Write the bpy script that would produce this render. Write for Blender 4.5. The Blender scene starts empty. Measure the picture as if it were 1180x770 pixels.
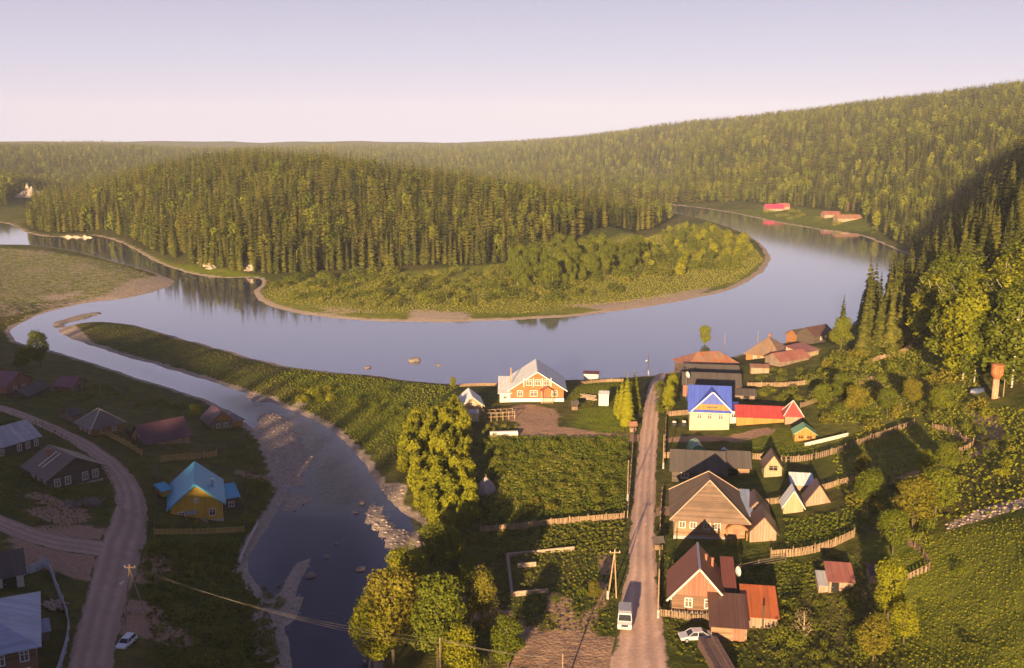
import bpy, math, random
import numpy as np
from mathutils import Vector, Matrix

# ------------------------------------------------------------------ camera, sky, sun, exposure
SC = bpy.context.scene
COL = SC.collection
CAMZ, FPX, PITCH = 68.0, 1100.0, math.atan(225 / 1100)
cam = bpy.data.objects.new('camera', bpy.data.cameras.new('camera'))
COL.objects.link(cam)
cam.location = (0, 0, CAMZ)
cam.rotation_euler = (math.pi / 2 - PITCH, 0, 0)
cam.data.sensor_width = 36
cam.data.lens = FPX / 1180 * 36
cam.data.clip_end = 20000
SC.camera = cam

SUN_EL, SUN_AZ = math.radians(11.0), math.radians(15.0)       # light travels 15 degrees to the right of straight ahead
world = bpy.data.worlds.new('World')
SC.world = world
world.use_nodes = True
wn, wl = world.node_tree.nodes, world.node_tree.links
wn.clear()
sky = wn.new('ShaderNodeTexSky')
sky.sky_type = 'NISHITA'
sky.sun_disc = False
sky.sun_elevation = SUN_EL
sky.sun_rotation = math.pi + SUN_AZ
sky.altitude = 200
sky.air_density = 1.0
sky.dust_density = 2.0
sky.ozone_density = 2.0
# the Nishita sky, softened towards the even lilac of a hazy evening: rose white at the horizon, lilac higher up
tcw = wn.new('ShaderNodeTexCoord'); sep = wn.new('ShaderNodeSeparateXYZ')
wl.new(tcw.outputs['Generated'], sep.inputs[0])
grad = wn.new('ShaderNodeValToRGB')
ge = grad.color_ramp.elements
while len(ge) < 5: ge.new(.5)
for k, (p_, c_) in enumerate([(0.0, (4.9, 4.5, 5.45)), (.06, (4.25, 3.9, 4.95)), (.14, (3.35, 3.0, 4.0)), (.24, (2.7, 2.4, 3.6)), (.42, (.70, .70, 1.5))]):
    ge[k].position = p_; ge[k].color = (*c_, 1)
wl.new(sep.outputs['Z'], grad.inputs[0])
mixs = wn.new('ShaderNodeMix'); mixs.data_type = 'RGBA'
mixs.inputs[0].default_value = .85
wl.new(sky.outputs[0], mixs.inputs[6]); wl.new(grad.outputs[0], mixs.inputs[7])
bgn = wn.new('ShaderNodeBackground'); bgn.inputs['Strength'].default_value = 0.06
wo = wn.new('ShaderNodeOutputWorld')
wl.new(mixs.outputs[2], bgn.inputs[0])
wl.new(bgn.outputs[0], wo.inputs[0])
sl = bpy.data.lights.new('sun', 'SUN')
sl.energy = 5.0
sl.color = (1.0, 0.70, 0.36)
sl.angle = math.radians(0.53)
sun = bpy.data.objects.new('sun', sl)
COL.objects.link(sun)
SUND = Vector((math.sin(SUN_AZ) * math.cos(SUN_EL), math.cos(SUN_AZ) * math.cos(SUN_EL), -math.sin(SUN_EL)))
sun.rotation_euler = SUND.to_track_quat('-Z', 'Y').to_euler()
sun.location = (-60, -200, 200)
SC.view_settings.view_transform = 'Standard'
SC.view_settings.look = 'None'
SC.view_settings.gamma = 1
SC.view_settings.use_curve_mapping = False
SC.view_settings.exposure = 1.5
SC.cycles.use_denoising = True
SC.cycles.max_bounces = 5
SC.cycles.diffuse_bounces = 2
SC.cycles.glossy_bounces = 3
SC.cycles.volume_bounces = 1

random.seed(7)
RNG = np.random.default_rng(7)
HAZE_ON = True

# ------------------------------------------------------------------ projection helpers
CP, SP = math.cos(PITCH), math.sin(PITCH)
def ray(px, py):
    u, v = (px - 590) / FPX, (385 - py) / FPX
    return np.array([u, CP + v * SP, -SP + v * CP])
def W(px, py, z=0.0):
    d = ray(px, py)
    t = (z - CAMZ) / d[2]
    return np.array([d[0] * t, d[1] * t])
def colx(px, Y, z=10):                                     # x of a column at forward distance Y
    depth = Y * CP + (CAMZ - z) * SP
    return (px - 590) / FPX * depth
def proj(x, y, z):
    dz = z - CAMZ
    dep = y * CP - dz * SP
    up = y * SP + dz * CP
    return 590 + FPX * x / dep, 385 - FPX * up / dep

# ------------------------------------------------------------------ terrain function
def catmull(P, n=5, closed=True):
    P = np.array(P, float)
    out = []
    N = len(P)
    for i in range(N if closed else N - 1):
        if closed:
            p0, p1, p2, p3 = P[i - 1], P[i], P[(i + 1) % N], P[(i + 2) % N]
        else:
            p0, p1, p2, p3 = P[max(i - 1, 0)], P[i], P[i + 1], P[min(i + 2, N - 1)]
        for k in range(n):
            t = k / n
            out.append(0.5 * ((2 * p1) + (-p0 + p2) * t + (2 * p0 - 5 * p1 + 4 * p2 - p3) * t * t + (-p0 + 3 * p1 - 3 * p2 + p3) * t ** 3))
    if not closed:
        out.append(P[-1])
    return np.array(out)
def inside(poly, x, y):
    r = np.zeros(x.shape, bool)
    xi, yi = poly[:, 0], poly[:, 1]
    xj, yj = np.roll(xi, 1), np.roll(yi, 1)
    for a, b, c, d in zip(xi, yi, xj, yj):
        if b == d: continue
        r ^= ((b > y) != (d > y)) & (x < (c - a) * (y - b) / (d - b) + a)
    return r
def seg_dist(pts, x, y, closed=True):
    best = np.full(x.shape, 1e18)
    N = len(pts)
    for i in range(N if closed else N - 1):
        ax, ay = pts[i]; bx, by = pts[(i + 1) % N]
        dx, dy = bx - ax, by - ay
        L = dx * dx + dy * dy + 1e-9
        t = np.clip(((x - ax) * dx + (y - ay) * dy) / L, 0, 1)
        best = np.minimum(best, (x - ax - t * dx) ** 2 + (y - ay - t * dy) ** 2)
    return np.sqrt(best)
def signed(poly, x, y):
    d = seg_dist(poly, x, y)
    return np.where(inside(poly, x, y), d, -d)
def sstep(a, b, v):
    t = np.clip((v - a) / (b - a), 0, 1)
    return t * t * (3 - 2 * t)

RIVER_PX = [(-120, 251), (-40, 254), (10, 258), (30, 268), (60, 273), (105, 271), (140, 280), (175, 299), (215, 314), (255, 320), (290, 320), (303, 325),
            (293, 338), (305, 350), (340, 360), (400, 368), (480, 371), (560, 370), (640, 366), (700, 360), (760, 351), (830, 337),
            (868, 321), (886, 303), (882, 287), (862, 271), (835, 260), (805, 251), (775, 246), (720, 241), (600, 236), (560, 229),
            (640, 230), (700, 232), (772, 236), (830, 243), (885, 254), (940, 264), (985, 270), (1015, 280), (1045, 293), (1062, 303),
            (1060, 318), (1035, 338), (1000, 362), (965, 380), (930, 388), (880, 402), (835, 414), (795, 424), (762, 432), (700, 436),
            (640, 439), (575, 441), (530, 443), (480, 440), (420, 432), (340, 424), (265, 406), (205, 389), (155, 375), (115, 371), (84, 375), (70, 383),
            (110, 400), (180, 421), (240, 438), (292, 456), (345, 476), (385, 498), (415, 528), (436, 560), (462, 588), (487, 603),
            (484, 622), (470, 645), (455, 665), (440, 690), (432, 720), (425, 770), (420, 840), (330, 840), (333, 770), (330, 735), (318, 700), (292, 672), (284, 650), (296, 622), (312, 600),
            (328, 572), (322, 545), (310, 520), (294, 497), (268, 476), (235, 461), (195, 447), (140, 430), (90, 413), (55, 404), (30, 398), (14, 388), (18, 376), (50, 361),
            (100, 349), (150, 343), (190, 332), (198, 323), (170, 312), (130, 301), (85, 289), (40, 283), (0, 282), (-60, 281), (-140, 278)]
RIVER = catmull([W(*p) for p in RIVER_PX], 4)
BARS_PX = [
    [(296, 478), (318, 476), (338, 488), (352, 512), (362, 535), (350, 548), (352, 560), (330, 556), (318, 530), (302, 505)],
    [(328, 572), (345, 567), (360, 574), (352, 584), (338, 590), (326, 586)],
    [(420, 582), (436, 583), (452, 600), (472, 612), (486, 614), (480, 640), (462, 652), (448, 636), (432, 616), (420, 600)],
    [(322, 690), (332, 662), (352, 642), (362, 650), (348, 672), (352, 692), (345, 712), (330, 722), (326, 745), (318, 770), (290, 740), (300, 700)],
    [(285, 452), (303, 456), (318, 460), (300, 464), (284, 459)],
    [(440, 562), (462, 560), (468, 570), (452, 576)],
    [(60, 372), (95, 362), (120, 360), (105, 366), (80, 372), (66, 380)],
    [(345, 465), (352, 468), (349, 470), (342, 468)],
]
BARS = [catmull([W(*p) for p in b], 4) for b in BARS_PX]

CTRL = [(px, py, z) for px, py, z in [
    (735, 740, 5), (740, 600, 5), (750, 480, 4.6), (640, 700, 5), (620, 560, 4), (600, 470, 3.6), (700, 460, 4), (560, 660, 4), (520, 540, 3), (530, 460, 3),
    (820, 720, 5.6), (820, 600, 5.5), (830, 500, 5), (850, 440, 4.6), (900, 410, 5), (940, 395, 6), (960, 680, 7), (960, 560, 8), (940, 500, 7.5), (930, 440, 6.5),
    (1040, 720, 8), (1060, 600, 13), (1050, 500, 12), (1020, 420, 10.5), (1020, 395, 8), (1146, 458, 16), (1110, 430, 16), (1170, 610, 19), (1170, 520, 19), (1170, 740, 12), (1240, 600, 27),
    (460, 480, 2), (380, 455, 1.6), (250, 415, 1.4), (150, 390, 1.2), (330, 440, 1.6),
    (240, 640, 4), (230, 580, 5), (150, 600, 6), (60, 600, 7), (60, 540, 7), (40, 470, 6.5), (140, 480, 4.5), (200, 500, 4), (60, 430, 4), (0, 420, 5), (255, 500, 3.4), (20, 720, 7), (120, 720, 5.5), (200, 720, 4), (260, 720, 3), (-100, 600, 12), (-80, 450, 8),
    (60, 320, 2.5), (0, 340, 3), (120, 320, 2), (-60, 310, 3.5),
    (350, 345, 2), (450, 345, 2), (550, 340, 2.4), (650, 335, 2.4), (750, 325, 2.4), (830, 300, 2.4), (800, 270, 2.4),
    (935, 250, 4), (980, 252, 5), (890, 242, 3)]]
CT = [(*W(px, py, z), z) for px, py, z in CTRL]
CT += [(colx(px, Y, z), Y, z) for px, Y, z in [
    (500, 500, 3), (500, 600, 17), (500, 700, 29), (480, 820, 22), (480, 1000, 5), (400, 500, 3), (400, 600, 19), (400, 740, 37), (400, 900, 30), (400, 1080, 12), (300, 500, 4), (300, 600, 19), (300, 780, 38), (300, 1000, 31), (280, 1250, 41),
    (200, 620, 5), (200, 720, 20), (200, 850, 31), (200, 1100, 22), (150, 700, 10), (100, 750, 6), (100, 900, 8), (60, 760, 4), (30, 900, 4), (600, 510, 3), (600, 600, 15), (600, 680, 22), (600, 800, 9), (600, 950, 3), (700, 560, 3), (700, 640, 10), (700, 740, 4), (770, 700, 2.5), (500, 1150, 2), (450, 1500, 4), (400, 1280, 20),
    (100, 1350, 1), (0, 1050, 16), (-80, 1000, 22), (200, 1550, 4), (300, 1700, 8), (400, 1650, 8), (0, 1600, 26), (0, 2200, 38), (150, 2200, 50), (250, 2300, 42), (-200, 1500, 40), (-300, 900, 25), (350, 2200, 25),
    (400, 3000, 38), (500, 2600, 24), (600, 3000, 40), (600, 1900, 10), (700, 1050, 3), (760, 1400, 36), (740, 2200, 68), (780, 1020, 4), (660, 1500, 8),
    (850, 1020, 4), (900, 1250, 40), (900, 1700, 92), (950, 950, 12), (1000, 860, 13), (1000, 1050, 48), (1050, 1400, 108), (1060, 590, 3), (1100, 720, 26), (1180, 850, 56), (1180, 1300, 124), (1110, 580, 10), (1180, 620, 26), (1300, 1000, 110), (1400, 1300, 150),
    (1040, 330, 6), (1100, 330, 15), (1150, 310, 30), (1180, 310, 34), (1180, 400, 46), (1100, 400, 16), (1070, 440, 4), (1180, 500, 36), (1130, 500, 16), (1500, 700, 100),
    (-150, 3200, 40), (200, 3200, 40), (900, 3500, 60), (1200, 3000, 100)]]
CT += [(165, 250, 50), (200, 250, 82), (240, 280, 104), (262, 380, 104), (236, 400, 64), (300, 420, 112), (320, 520, 84), (285, 540, 52), (170, 200, 44), (215, 200, 76), (330, 300, 120), (140, 260, 28)]
CT += [(-2500, 1000, 60), (-3500, 4000, 40), (0, 5500, 25), (3500, 4500, 60), (2500, 1000, 120), (-6000, 8000, 30), (6000, 8000, 30), (0, 9000, 30), (-6000, -600, 60), (6000, -600, 90), (0, -3000, 60),
       (-460, -120, 84), (-364, -120, 80), (-250, -120, 88), (-170, -120, 69), (-110, -120, 59), (-60, -120, 38), (-42, -120, 34), (0, -120, 29), (60, -120, 26), (150, -120, 30), (300, -120, 60),
       (-110, -60, 42), (0, -60, 20), (-250, -60, 52), (100, -60, 18), (-60, 20, 14), (0, 40, 8), (60, 40, 8), (-160, 40, 20), (-300, 60, 30), (120, 60, 12), (-110, -300, 70), (100, -300, 50), (-300, 200, 20), (200, 150, 30)]
CT = np.array(CT)
TS = 400.0
def _U(r2): return np.where(r2 > 1e-12, r2 * np.log(np.maximum(r2, 1e-12)), 0.0)
_cx, _cy = CT[:, 0] / TS, CT[:, 1] / TS
_n = len(CT)
_K = _U((_cx[:, None] - _cx[None]) ** 2 + (_cy[:, None] - _cy[None]) ** 2) + np.eye(_n) * 2e-3
_Q = np.stack([np.ones(_n), _cx, _cy], 1)
_A = np.block([[_K, _Q], [_Q.T, np.zeros((3, 3))]])
_S = np.linalg.solve(_A, np.concatenate([CT[:, 2], np.zeros(3)]))
def tps(x, y):
    u, v = x / TS, y / TS
    r = _S[_n] + _S[_n + 1] * u + _S[_n + 2] * v
    for i in range(_n):
        r = r + _S[i] * _U((u - _cx[i]) ** 2 + (v - _cy[i]) ** 2)
    return r
def wob(x, y):
    return (np.sin(x * .11 + 1.3 * np.sin(y * .07)) * np.cos(y * .093 + .7 * np.sin(x * .05)) + .5 * np.sin(x * .31 + y * .17) * np.cos(y * .27 - x * .13 + 2)) * .5
def land(x, y):
    d = -signed(RIVER, x, y)
    d = d + wob(x * 2.1, y * 2.1) * np.clip((y - 60) / 200, .4, 1.2)
    bar = np.full(x.shape, -1e9)
    for b in BARS:
        bar = np.maximum(bar, signed(b, x, y))
    bar = bar + wob(x * 3.3, y * 3.3) * .8
    return d, bar
def HD(x, y):
    x = np.asarray(x, float); y = np.asarray(y, float)
    d, bar = land(x, y)
    t = tps(x, y)
    # the forest hill on the neck of the peninsula: a rounded crest falling to the right, with a valley behind it
    dep = np.maximum(y * CP + 55 * SP, 50)
    u = 590 + FPX * x / dep
    cap = 68 - (np.interp(u, [0, 40, 100, 150, 200, 240, 300, 380, 440, 480, 540, 600, 660, 700, 740, 765, 800], [250, 245, 212, 195, 184, 176, 173, 178, 186, 192, 200, 208, 217, 226, 238, 248, 255]) - 160) / FPX * dep - 19
    w = sstep(15, 60, u) * (1 - sstep(770, 800, u)) * sstep(430, 470, y) * (1 - sstep(1450, 1750, y))
    t = np.where(w > 0, np.minimum(t, t * (1 - w) + np.maximum(cap, 1.5) * w), t)
    t = t + sstep(1500, 2200, y) * (9 * np.sin(x * .0031 + 1.1) + 5 * np.sin(x * .0083 + y * .002))        # rolling far hills
    t = np.maximum(t, 1.0)
    fade = sstep(60, 200, np.abs(y - 150) - 500) * 4
    h = np.where(d > 0, 1.0 * (1 - np.exp(-np.maximum(d, 0) / 5)) + np.maximum(t - 1.0, 0) * sstep(1.5, 24, d) + .25 * wob(x, y) * sstep(2, 12, d) + fade * wob(x * .1, y * .1) * sstep(20, 90, d), np.maximum(-1.5, .12 * d))
    hb = np.where(bar > 0, .6 * (1 - np.exp(-np.maximum(bar, 0) / 3)), -9)
    return np.maximum(h, hb), d, bar
def Hs(x, y): return HD(x, y)[0]
def ground(px, py):
    d = ray(px, py)
    z = 3.0
    for i in range(28):
        t = (z - CAMZ) / d[2]
        x, y = d[0] * t, d[1] * t
        z = .45 * z + .55 * float(Hs(np.array([x]), np.array([y]))[0])
    return x, y, z
def G(px, py): return ground(px, py)[:2]

# ------------------------------------------------------------------ materials
MATS = {}
def _mat(name):
    m = bpy.data.materials.new(name)
    m.use_nodes = True
    nt = m.node_tree
    b = nt.nodes['Principled BSDF']
    return m, nt, b
def N(nt, t, **kw):
    n = nt.nodes.new(t)
    for k, v in kw.items(): setattr(n, k, v)
    return n
def L(nt, a, b): nt.links.new(a, b)
def noise(nt, coord, scale, detail=4, rough=.55):
    n = N(nt, 'ShaderNodeTexNoise'); n.inputs['Scale'].default_value = scale; n.inputs['Detail'].default_value = detail; n.inputs['Roughness'].default_value = rough
    L(nt, coord, n.inputs['Vector'])
    return n.outputs['Fac']
def ramp(nt, fac, stops):
    r = N(nt, 'ShaderNodeValToRGB')
    e = r.color_ramp.elements
    while len(e) < len(stops): e.new(.5)
    for k, (p, c) in enumerate(stops):
        e[k].position = p; e[k].color = (*c, 1) if len(c) == 3 else c
    L(nt, fac, r.inputs[0])
    return r.outputs[0]
def mixc(nt, fac, a, b, mode='MIX'):
    m = N(nt, 'ShaderNodeMix', data_type='RGBA', blend_type=mode)
    for sock, v in ((m.inputs[0], fac), (m.inputs[6], a), (m.inputs[7], b)):
        if isinstance(v, (int, float)): sock.default_value = v
        elif isinstance(v, tuple): sock.default_value = (*v, 1) if len(v) == 3 else v
        else: L(nt, v, sock)
    return m.outputs[2]
def math_(nt, op, a, b=None):
    m = N(nt, 'ShaderNodeMath', operation=op)
    for i, v in enumerate((a, b)):
        if v is None: continue
        if isinstance(v, (int, float)): m.inputs[i].default_value = v
        else: L(nt, v, m.inputs[i])
    return m.outputs[0]
def bump(nt, b, h, strength=.5, dist=.1):
    n = N(nt, 'ShaderNodeBump'); n.inputs['Strength'].default_value = strength; n.inputs['Distance'].default_value = dist
    L(nt, h, n.inputs['Height']); L(nt, n.outputs[0], b.inputs['Normal'])
def objco(nt): return N(nt, 'ShaderNodeTexCoord').outputs['Object']

def plain(name, col, rough=.7, var=.25, scale=3.0, metal=0.0, bumpd=0.0):
    if name in MATS: return MATS[name]
    m, nt, b = _mat(name)
    co = objco(nt)
    f = noise(nt, co, scale, 5)
    dark = tuple(c * (1 - var) for c in col); lite = tuple(min(1, c * (1 + var)) for c in col)
    L(nt, ramp(nt, f, [(.3, dark), (.7, lite)]), b.inputs['Base Color'])
    b.inputs['Roughness'].default_value = rough
    b.inputs['Metallic'].default_value = metal
    if bumpd: bump(nt, b, noise(nt, co, scale * 4, 4), .6, bumpd)
    MATS[name] = m
    return m
def boards(name, col, axis='Z', pitch=.2, var=.3, rough=.8):
    if name in MATS: return MATS[name]
    m, nt, b = _mat(name)
    co = objco(nt)
    sx = N(nt, 'ShaderNodeSeparateXYZ'); L(nt, co, sx.inputs[0])
    if axis == 'Z': v = sx.outputs['Z']
    else: v = math_(nt, 'ADD', sx.outputs['X'], sx.outputs['Y'])
    k = math_(nt, 'MULTIPLY', v, 1 / pitch)
    fl = math_(nt, 'FLOOR', k)
    fr = math_(nt, 'FRACT', k)
    wn_ = N(nt, 'ShaderNodeTexWhiteNoise', noise_dimensions='1D'); L(nt, fl, wn_.inputs['W'])
    f = noise(nt, co, 1.2, 5)
    mixf = math_(nt, 'ADD', math_(nt, 'MULTIPLY', wn_.outputs['Value'], .5), math_(nt, 'MULTIPLY', f, .5))
    dark = tuple(c * (1 - var) for c in col); lite = tuple(min(1, c * (1 + var)) for c in col)
    L(nt, ramp(nt, mixf, [(.2, dark), (.8, lite)]), b.inputs['Base Color'])
    b.inputs['Roughness'].default_value = rough
    prof = math_(nt, 'PINGPONG', fr, .5)
    h = math_(nt, 'POWER', math_(nt, 'MULTIPLY', prof, 2.0), .5)
    bump(nt, b, h, .9, pitch * .3)
    MATS[name] = m
    return m
def roofm(name, col, axis='X', pitch=.5, rough=.45, var=.18, rust=None, rustamt=.5, rib=.06, metal=.0):
    key = name + '_' + axis
    if key in MATS: return MATS[key]
    m, nt, b = _mat(key)
    co = objco(nt)
    sx = N(nt, 'ShaderNodeSeparateXYZ'); L(nt, co, sx.inputs[0])
    k = math_(nt, 'MULTIPLY', sx.outputs[axis], 1 / pitch)
    fl = math_(nt, 'FLOOR', k); fr = math_(nt, 'FRACT', k)
    wn_ = N(nt, 'ShaderNodeTexWhiteNoise', noise_dimensions='1D'); L(nt, fl, wn_.inputs['W'])
    f = noise(nt, co, .6, 6)
    mf = math_(nt, 'ADD', math_(nt, 'MULTIPLY', wn_.outputs['Value'], .35), math_(nt, 'MULTIPLY', f, .65))
    dark = tuple(c * (1 - var) for c in col); lite = tuple(min(1, c * (1 + var)) for c in col)
    c = ramp(nt, mf, [(.25, dark), (.75, lite)])
    if rust:
        rf = noise(nt, co, .35, 6, .65)
        c = mixc(nt, ramp(nt, rf, [(rustamt - .08, (0, 0, 0)), (rustamt + .08, (1, 1, 1))]), c, rust)
    mp = N(nt, 'ShaderNodeMapping'); mp.inputs['Scale'].default_value = (2.6, .28, .28) if axis == 'X' else (.28, 2.6, .28)
    L(nt, co, mp.inputs['Vector'])
    st = noise(nt, mp.outputs[0], 1.0, 5, .7)                       # rain streaks running down the sheets
    c = mixc(nt, ramp(nt, st, [(.42, (0, 0, 0)), (.68, (.55, .55, .55))]), c, tuple(x * .45 + .02 for x in col))
    sheet = math_(nt, 'LESS_THAN', math_(nt, 'FRACT', math_(nt, 'MULTIPLY', sx.outputs[axis], 1 / 1.15)), .09)
    c = mixc(nt, math_(nt, 'MULTIPLY', sheet, .45), c, tuple(x * .5 for x in col))
    L(nt, c, b.inputs['Base Color'])
    b.inputs['Roughness'].default_value = rough
    b.inputs['Metallic'].default_value = metal
    h = math_(nt, 'GREATER_THAN', math_(nt, 'PINGPONG', fr, .5), .4)
    bump(nt, b, h, .8, rib)
    MATS[key] = m
    return m
def leafm(name, c0, c1, c2):
    if name in MATS: return MATS[name]
    m, nt, b = _mat(name)
    at = N(nt, 'ShaderNodeAttribute', attribute_name='tint')
    oi = N(nt, 'ShaderNodeObjectInfo')
    f = math_(nt, 'ADD', math_(nt, 'MULTIPLY', at.outputs['Fac'], .7), math_(nt, 'MULTIPLY', oi.outputs['Random'], .3))
    L(nt, ramp(nt, f, [(.08, c0), (.5, c1), (.92, c2)]), b.inputs['Base Color'])
    b.inputs['Roughness'].default_value = .75
    b.inputs['Specular IOR Level'].default_value = .15
    tr = N(nt, 'ShaderNodeBsdfTranslucent')
    L(nt, ramp(nt, f, [(.08, c0), (.5, c1), (.92, c2)]), tr.inputs[0])
    mx = N(nt, 'ShaderNodeMixShader'); mx.inputs[0].default_value = .22
    L(nt, b.outputs[0], mx.inputs[1]); L(nt, tr.outputs[0], mx.inputs[2])
    L(nt, mx.outputs[0], nt.nodes['Material Output'].inputs['Surface'])
    MATS[name] = m
    return m

SPRUCE = leafm('spruce_needles', (.013, .019, .005), (.066, .077, .013), (.19, .172, .028))
LEAFY = leafm('mixed_leaves', (.060, .080, .007), (.122, .142, .011), (.205, .205, .020))
WILLOW = leafm('willow_leaves', (.105, .122, .006), (.205, .208, .009), (.31, .285, .015))
AUTUMN = leafm('yellowing_leaves', (.095, .092, .011), (.17, .150, .014), (.25, .21, .024))
SHRUB = leafm('shrub_leaves', (.066, .080, .009), (.128, .138, .016), (.215, .200, .029))
SCRUB = leafm('scrub_leaves', (.026, .038, .005), (.092, .107, .014), (.18, .172, .026))
DRYGRASS = leafm('dry_meadow_grass', (.17, .165, .028), (.25, .232, .042), (.32, .285, .06))
DRY = leafm('dry_twigs', (.16, .12, .07), (.24, .18, .10), (.32, .25, .15))
CROP = leafm('crop_leaves', (.060, .085, .008), (.115, .140, .014), (.19, .19, .024))
BARK = plain('bark', (.10, .075, .055), .9, .35, 4)
BIRCHB = plain('birch_bark', (.50, .46, .42), .8, .35, 3)

def ground_material():
    m, nt, b = _mat('ground_cover')
    geo = N(nt, 'ShaderNodeNewGeometry').outputs['Position']
    n1 = noise(nt, geo, .035, 6, .6); n2 = noise(nt, geo, .35, 6, .65); n3 = noise(nt, geo, 2.2, 4, .6)
    A = lambda n: N(nt, 'ShaderNodeAttribute', attribute_name=n).outputs['Fac']
    g = ramp(nt, n2, [(.28, (.030, .042, .008)), (.5, (.060, .075, .012)), (.72, (.115, .120, .022))])
    dry = ramp(nt, n2, [(.3, (.10, .08, .028)), (.7, (.20, .145, .05))])
    f1 = math_(nt, 'MULTIPLY', ramp(nt, n1, [(.42, (0, 0, 0)), (.62, (1, 1, 1))]), .55)
    g = mixc(nt, f1, g, dry)
    lush_sunlit = ramp(nt, n2, [(.3, (.095, .130, .008)), (.7, (.20, .230, .016))])
    g = mixc(nt, A('lush_sunlit'), g, lush_sunlit)  # fresh green, with sunlight on the meadows put into the lighter colour
    gold = ramp(nt, n2, [(.3, (.12, .135, .022)), (.7, (.24, .240, .042))])
    g = mixc(nt, A('gold'), g, gold)
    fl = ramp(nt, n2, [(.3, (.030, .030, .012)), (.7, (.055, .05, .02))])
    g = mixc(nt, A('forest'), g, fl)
    def edge(a, lo=.3, hi=.6, amt=1.3):
        v = math_(nt, 'ADD', a, math_(nt, 'MULTIPLY', math_(nt, 'SUBTRACT', n2, .5), amt))
        return ramp(nt, v, [(lo, (0, 0, 0)), (hi, (1, 1, 1))])
    dirt = ramp(nt, n3, [(.3, (.28, .17, .11)), (.7, (.44, .28, .20))])
    g = mixc(nt, edge(A('dirt')), g, dirt)
    vor = N(nt, 'ShaderNodeTexVoronoi'); vor.inputs['Scale'].default_value = 2.5; L(nt, geo, vor.inputs['Vector'])
    sand = mixc(nt, .5, ramp(nt, n3, [(.3, (.32, .24, .185)), (.7, (.52, .41, .33))]), ramp(nt, vor.outputs['Color'], [(.2, (.24, .18, .15)), (.9, (.46, .37, .32))]))
    g = mixc(nt, edge(A('sand'), .35, .6, .9), g, sand)
    rock = ramp(nt, noise(nt, geo, .5, 6, .7), [(.3, (.30, .20, .15)), (.7, (.58, .46, .38))])
    g = mixc(nt, edge(A('rock'), .4, .55, .9), g, rock)
    L(nt, g, b.inputs['Base Color'])
    b.inputs['Roughness'].default_value = .95
    b.inputs['Specular IOR Level'].default_value = .1
    hh = math_(nt, 'ADD', n2, math_(nt, 'MULTIPLY', n3, .35))
    bump(nt, b, hh, 1.0, .7)
    return m
def water_material():
    m, nt, b = _mat('river_water')
    geo = N(nt, 'ShaderNodeNewGeometry').outputs['Position']
    mp = N(nt, 'ShaderNodeMapping'); L(nt, geo, mp.inputs['Vector']); mp.inputs['Scale'].default_value = (.35, 1.0, 1)
    n1 = noise(nt, mp.outputs[0], .55, 4); n2 = noise(nt, geo, .012, 3)
    b.inputs['Roughness'].default_value = .07
    b.inputs['IOR'].default_value = 2.05
    at = N(nt, 'ShaderNodeAttribute', attribute_name='rapid').outputs['Fac']
    n3 = noise(nt, geo, 1.3, 5, .65)
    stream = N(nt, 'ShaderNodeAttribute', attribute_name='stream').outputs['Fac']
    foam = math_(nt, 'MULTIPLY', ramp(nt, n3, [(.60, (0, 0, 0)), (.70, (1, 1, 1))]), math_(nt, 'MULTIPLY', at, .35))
    wcol = mixc(nt, stream, (.058, .062, .130), (.012, .014, .050))       # lilac base stands in for reflected sky, kept dark in the stream
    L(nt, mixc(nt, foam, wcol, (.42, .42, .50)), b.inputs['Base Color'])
    L(nt, math_(nt, 'SUBTRACT', .6, math_(nt, 'MULTIPLY', stream, .6)), b.inputs['Coat Weight']); b.inputs['Coat IOR'].default_value = 2.0; b.inputs['Coat Roughness'].default_value = .06
    L(nt, math_(nt, 'SUBTRACT', 2.2, math_(nt, 'MULTIPLY', stream, .87)), b.inputs['IOR'])
    calm = math_(nt, 'MULTIPLY', math_(nt, 'MULTIPLY', n1, ramp(nt, n2, [(.4, (.10, .10, .10)), (.65, (.8, .8, .8))])), .035)
    rap = math_(nt, 'MULTIPLY', math_(nt, 'MULTIPLY', n3, at), .28)
    bump(nt, b, math_(nt, 'ADD', calm, rap), 1.0, 1.0)
    return m
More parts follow.
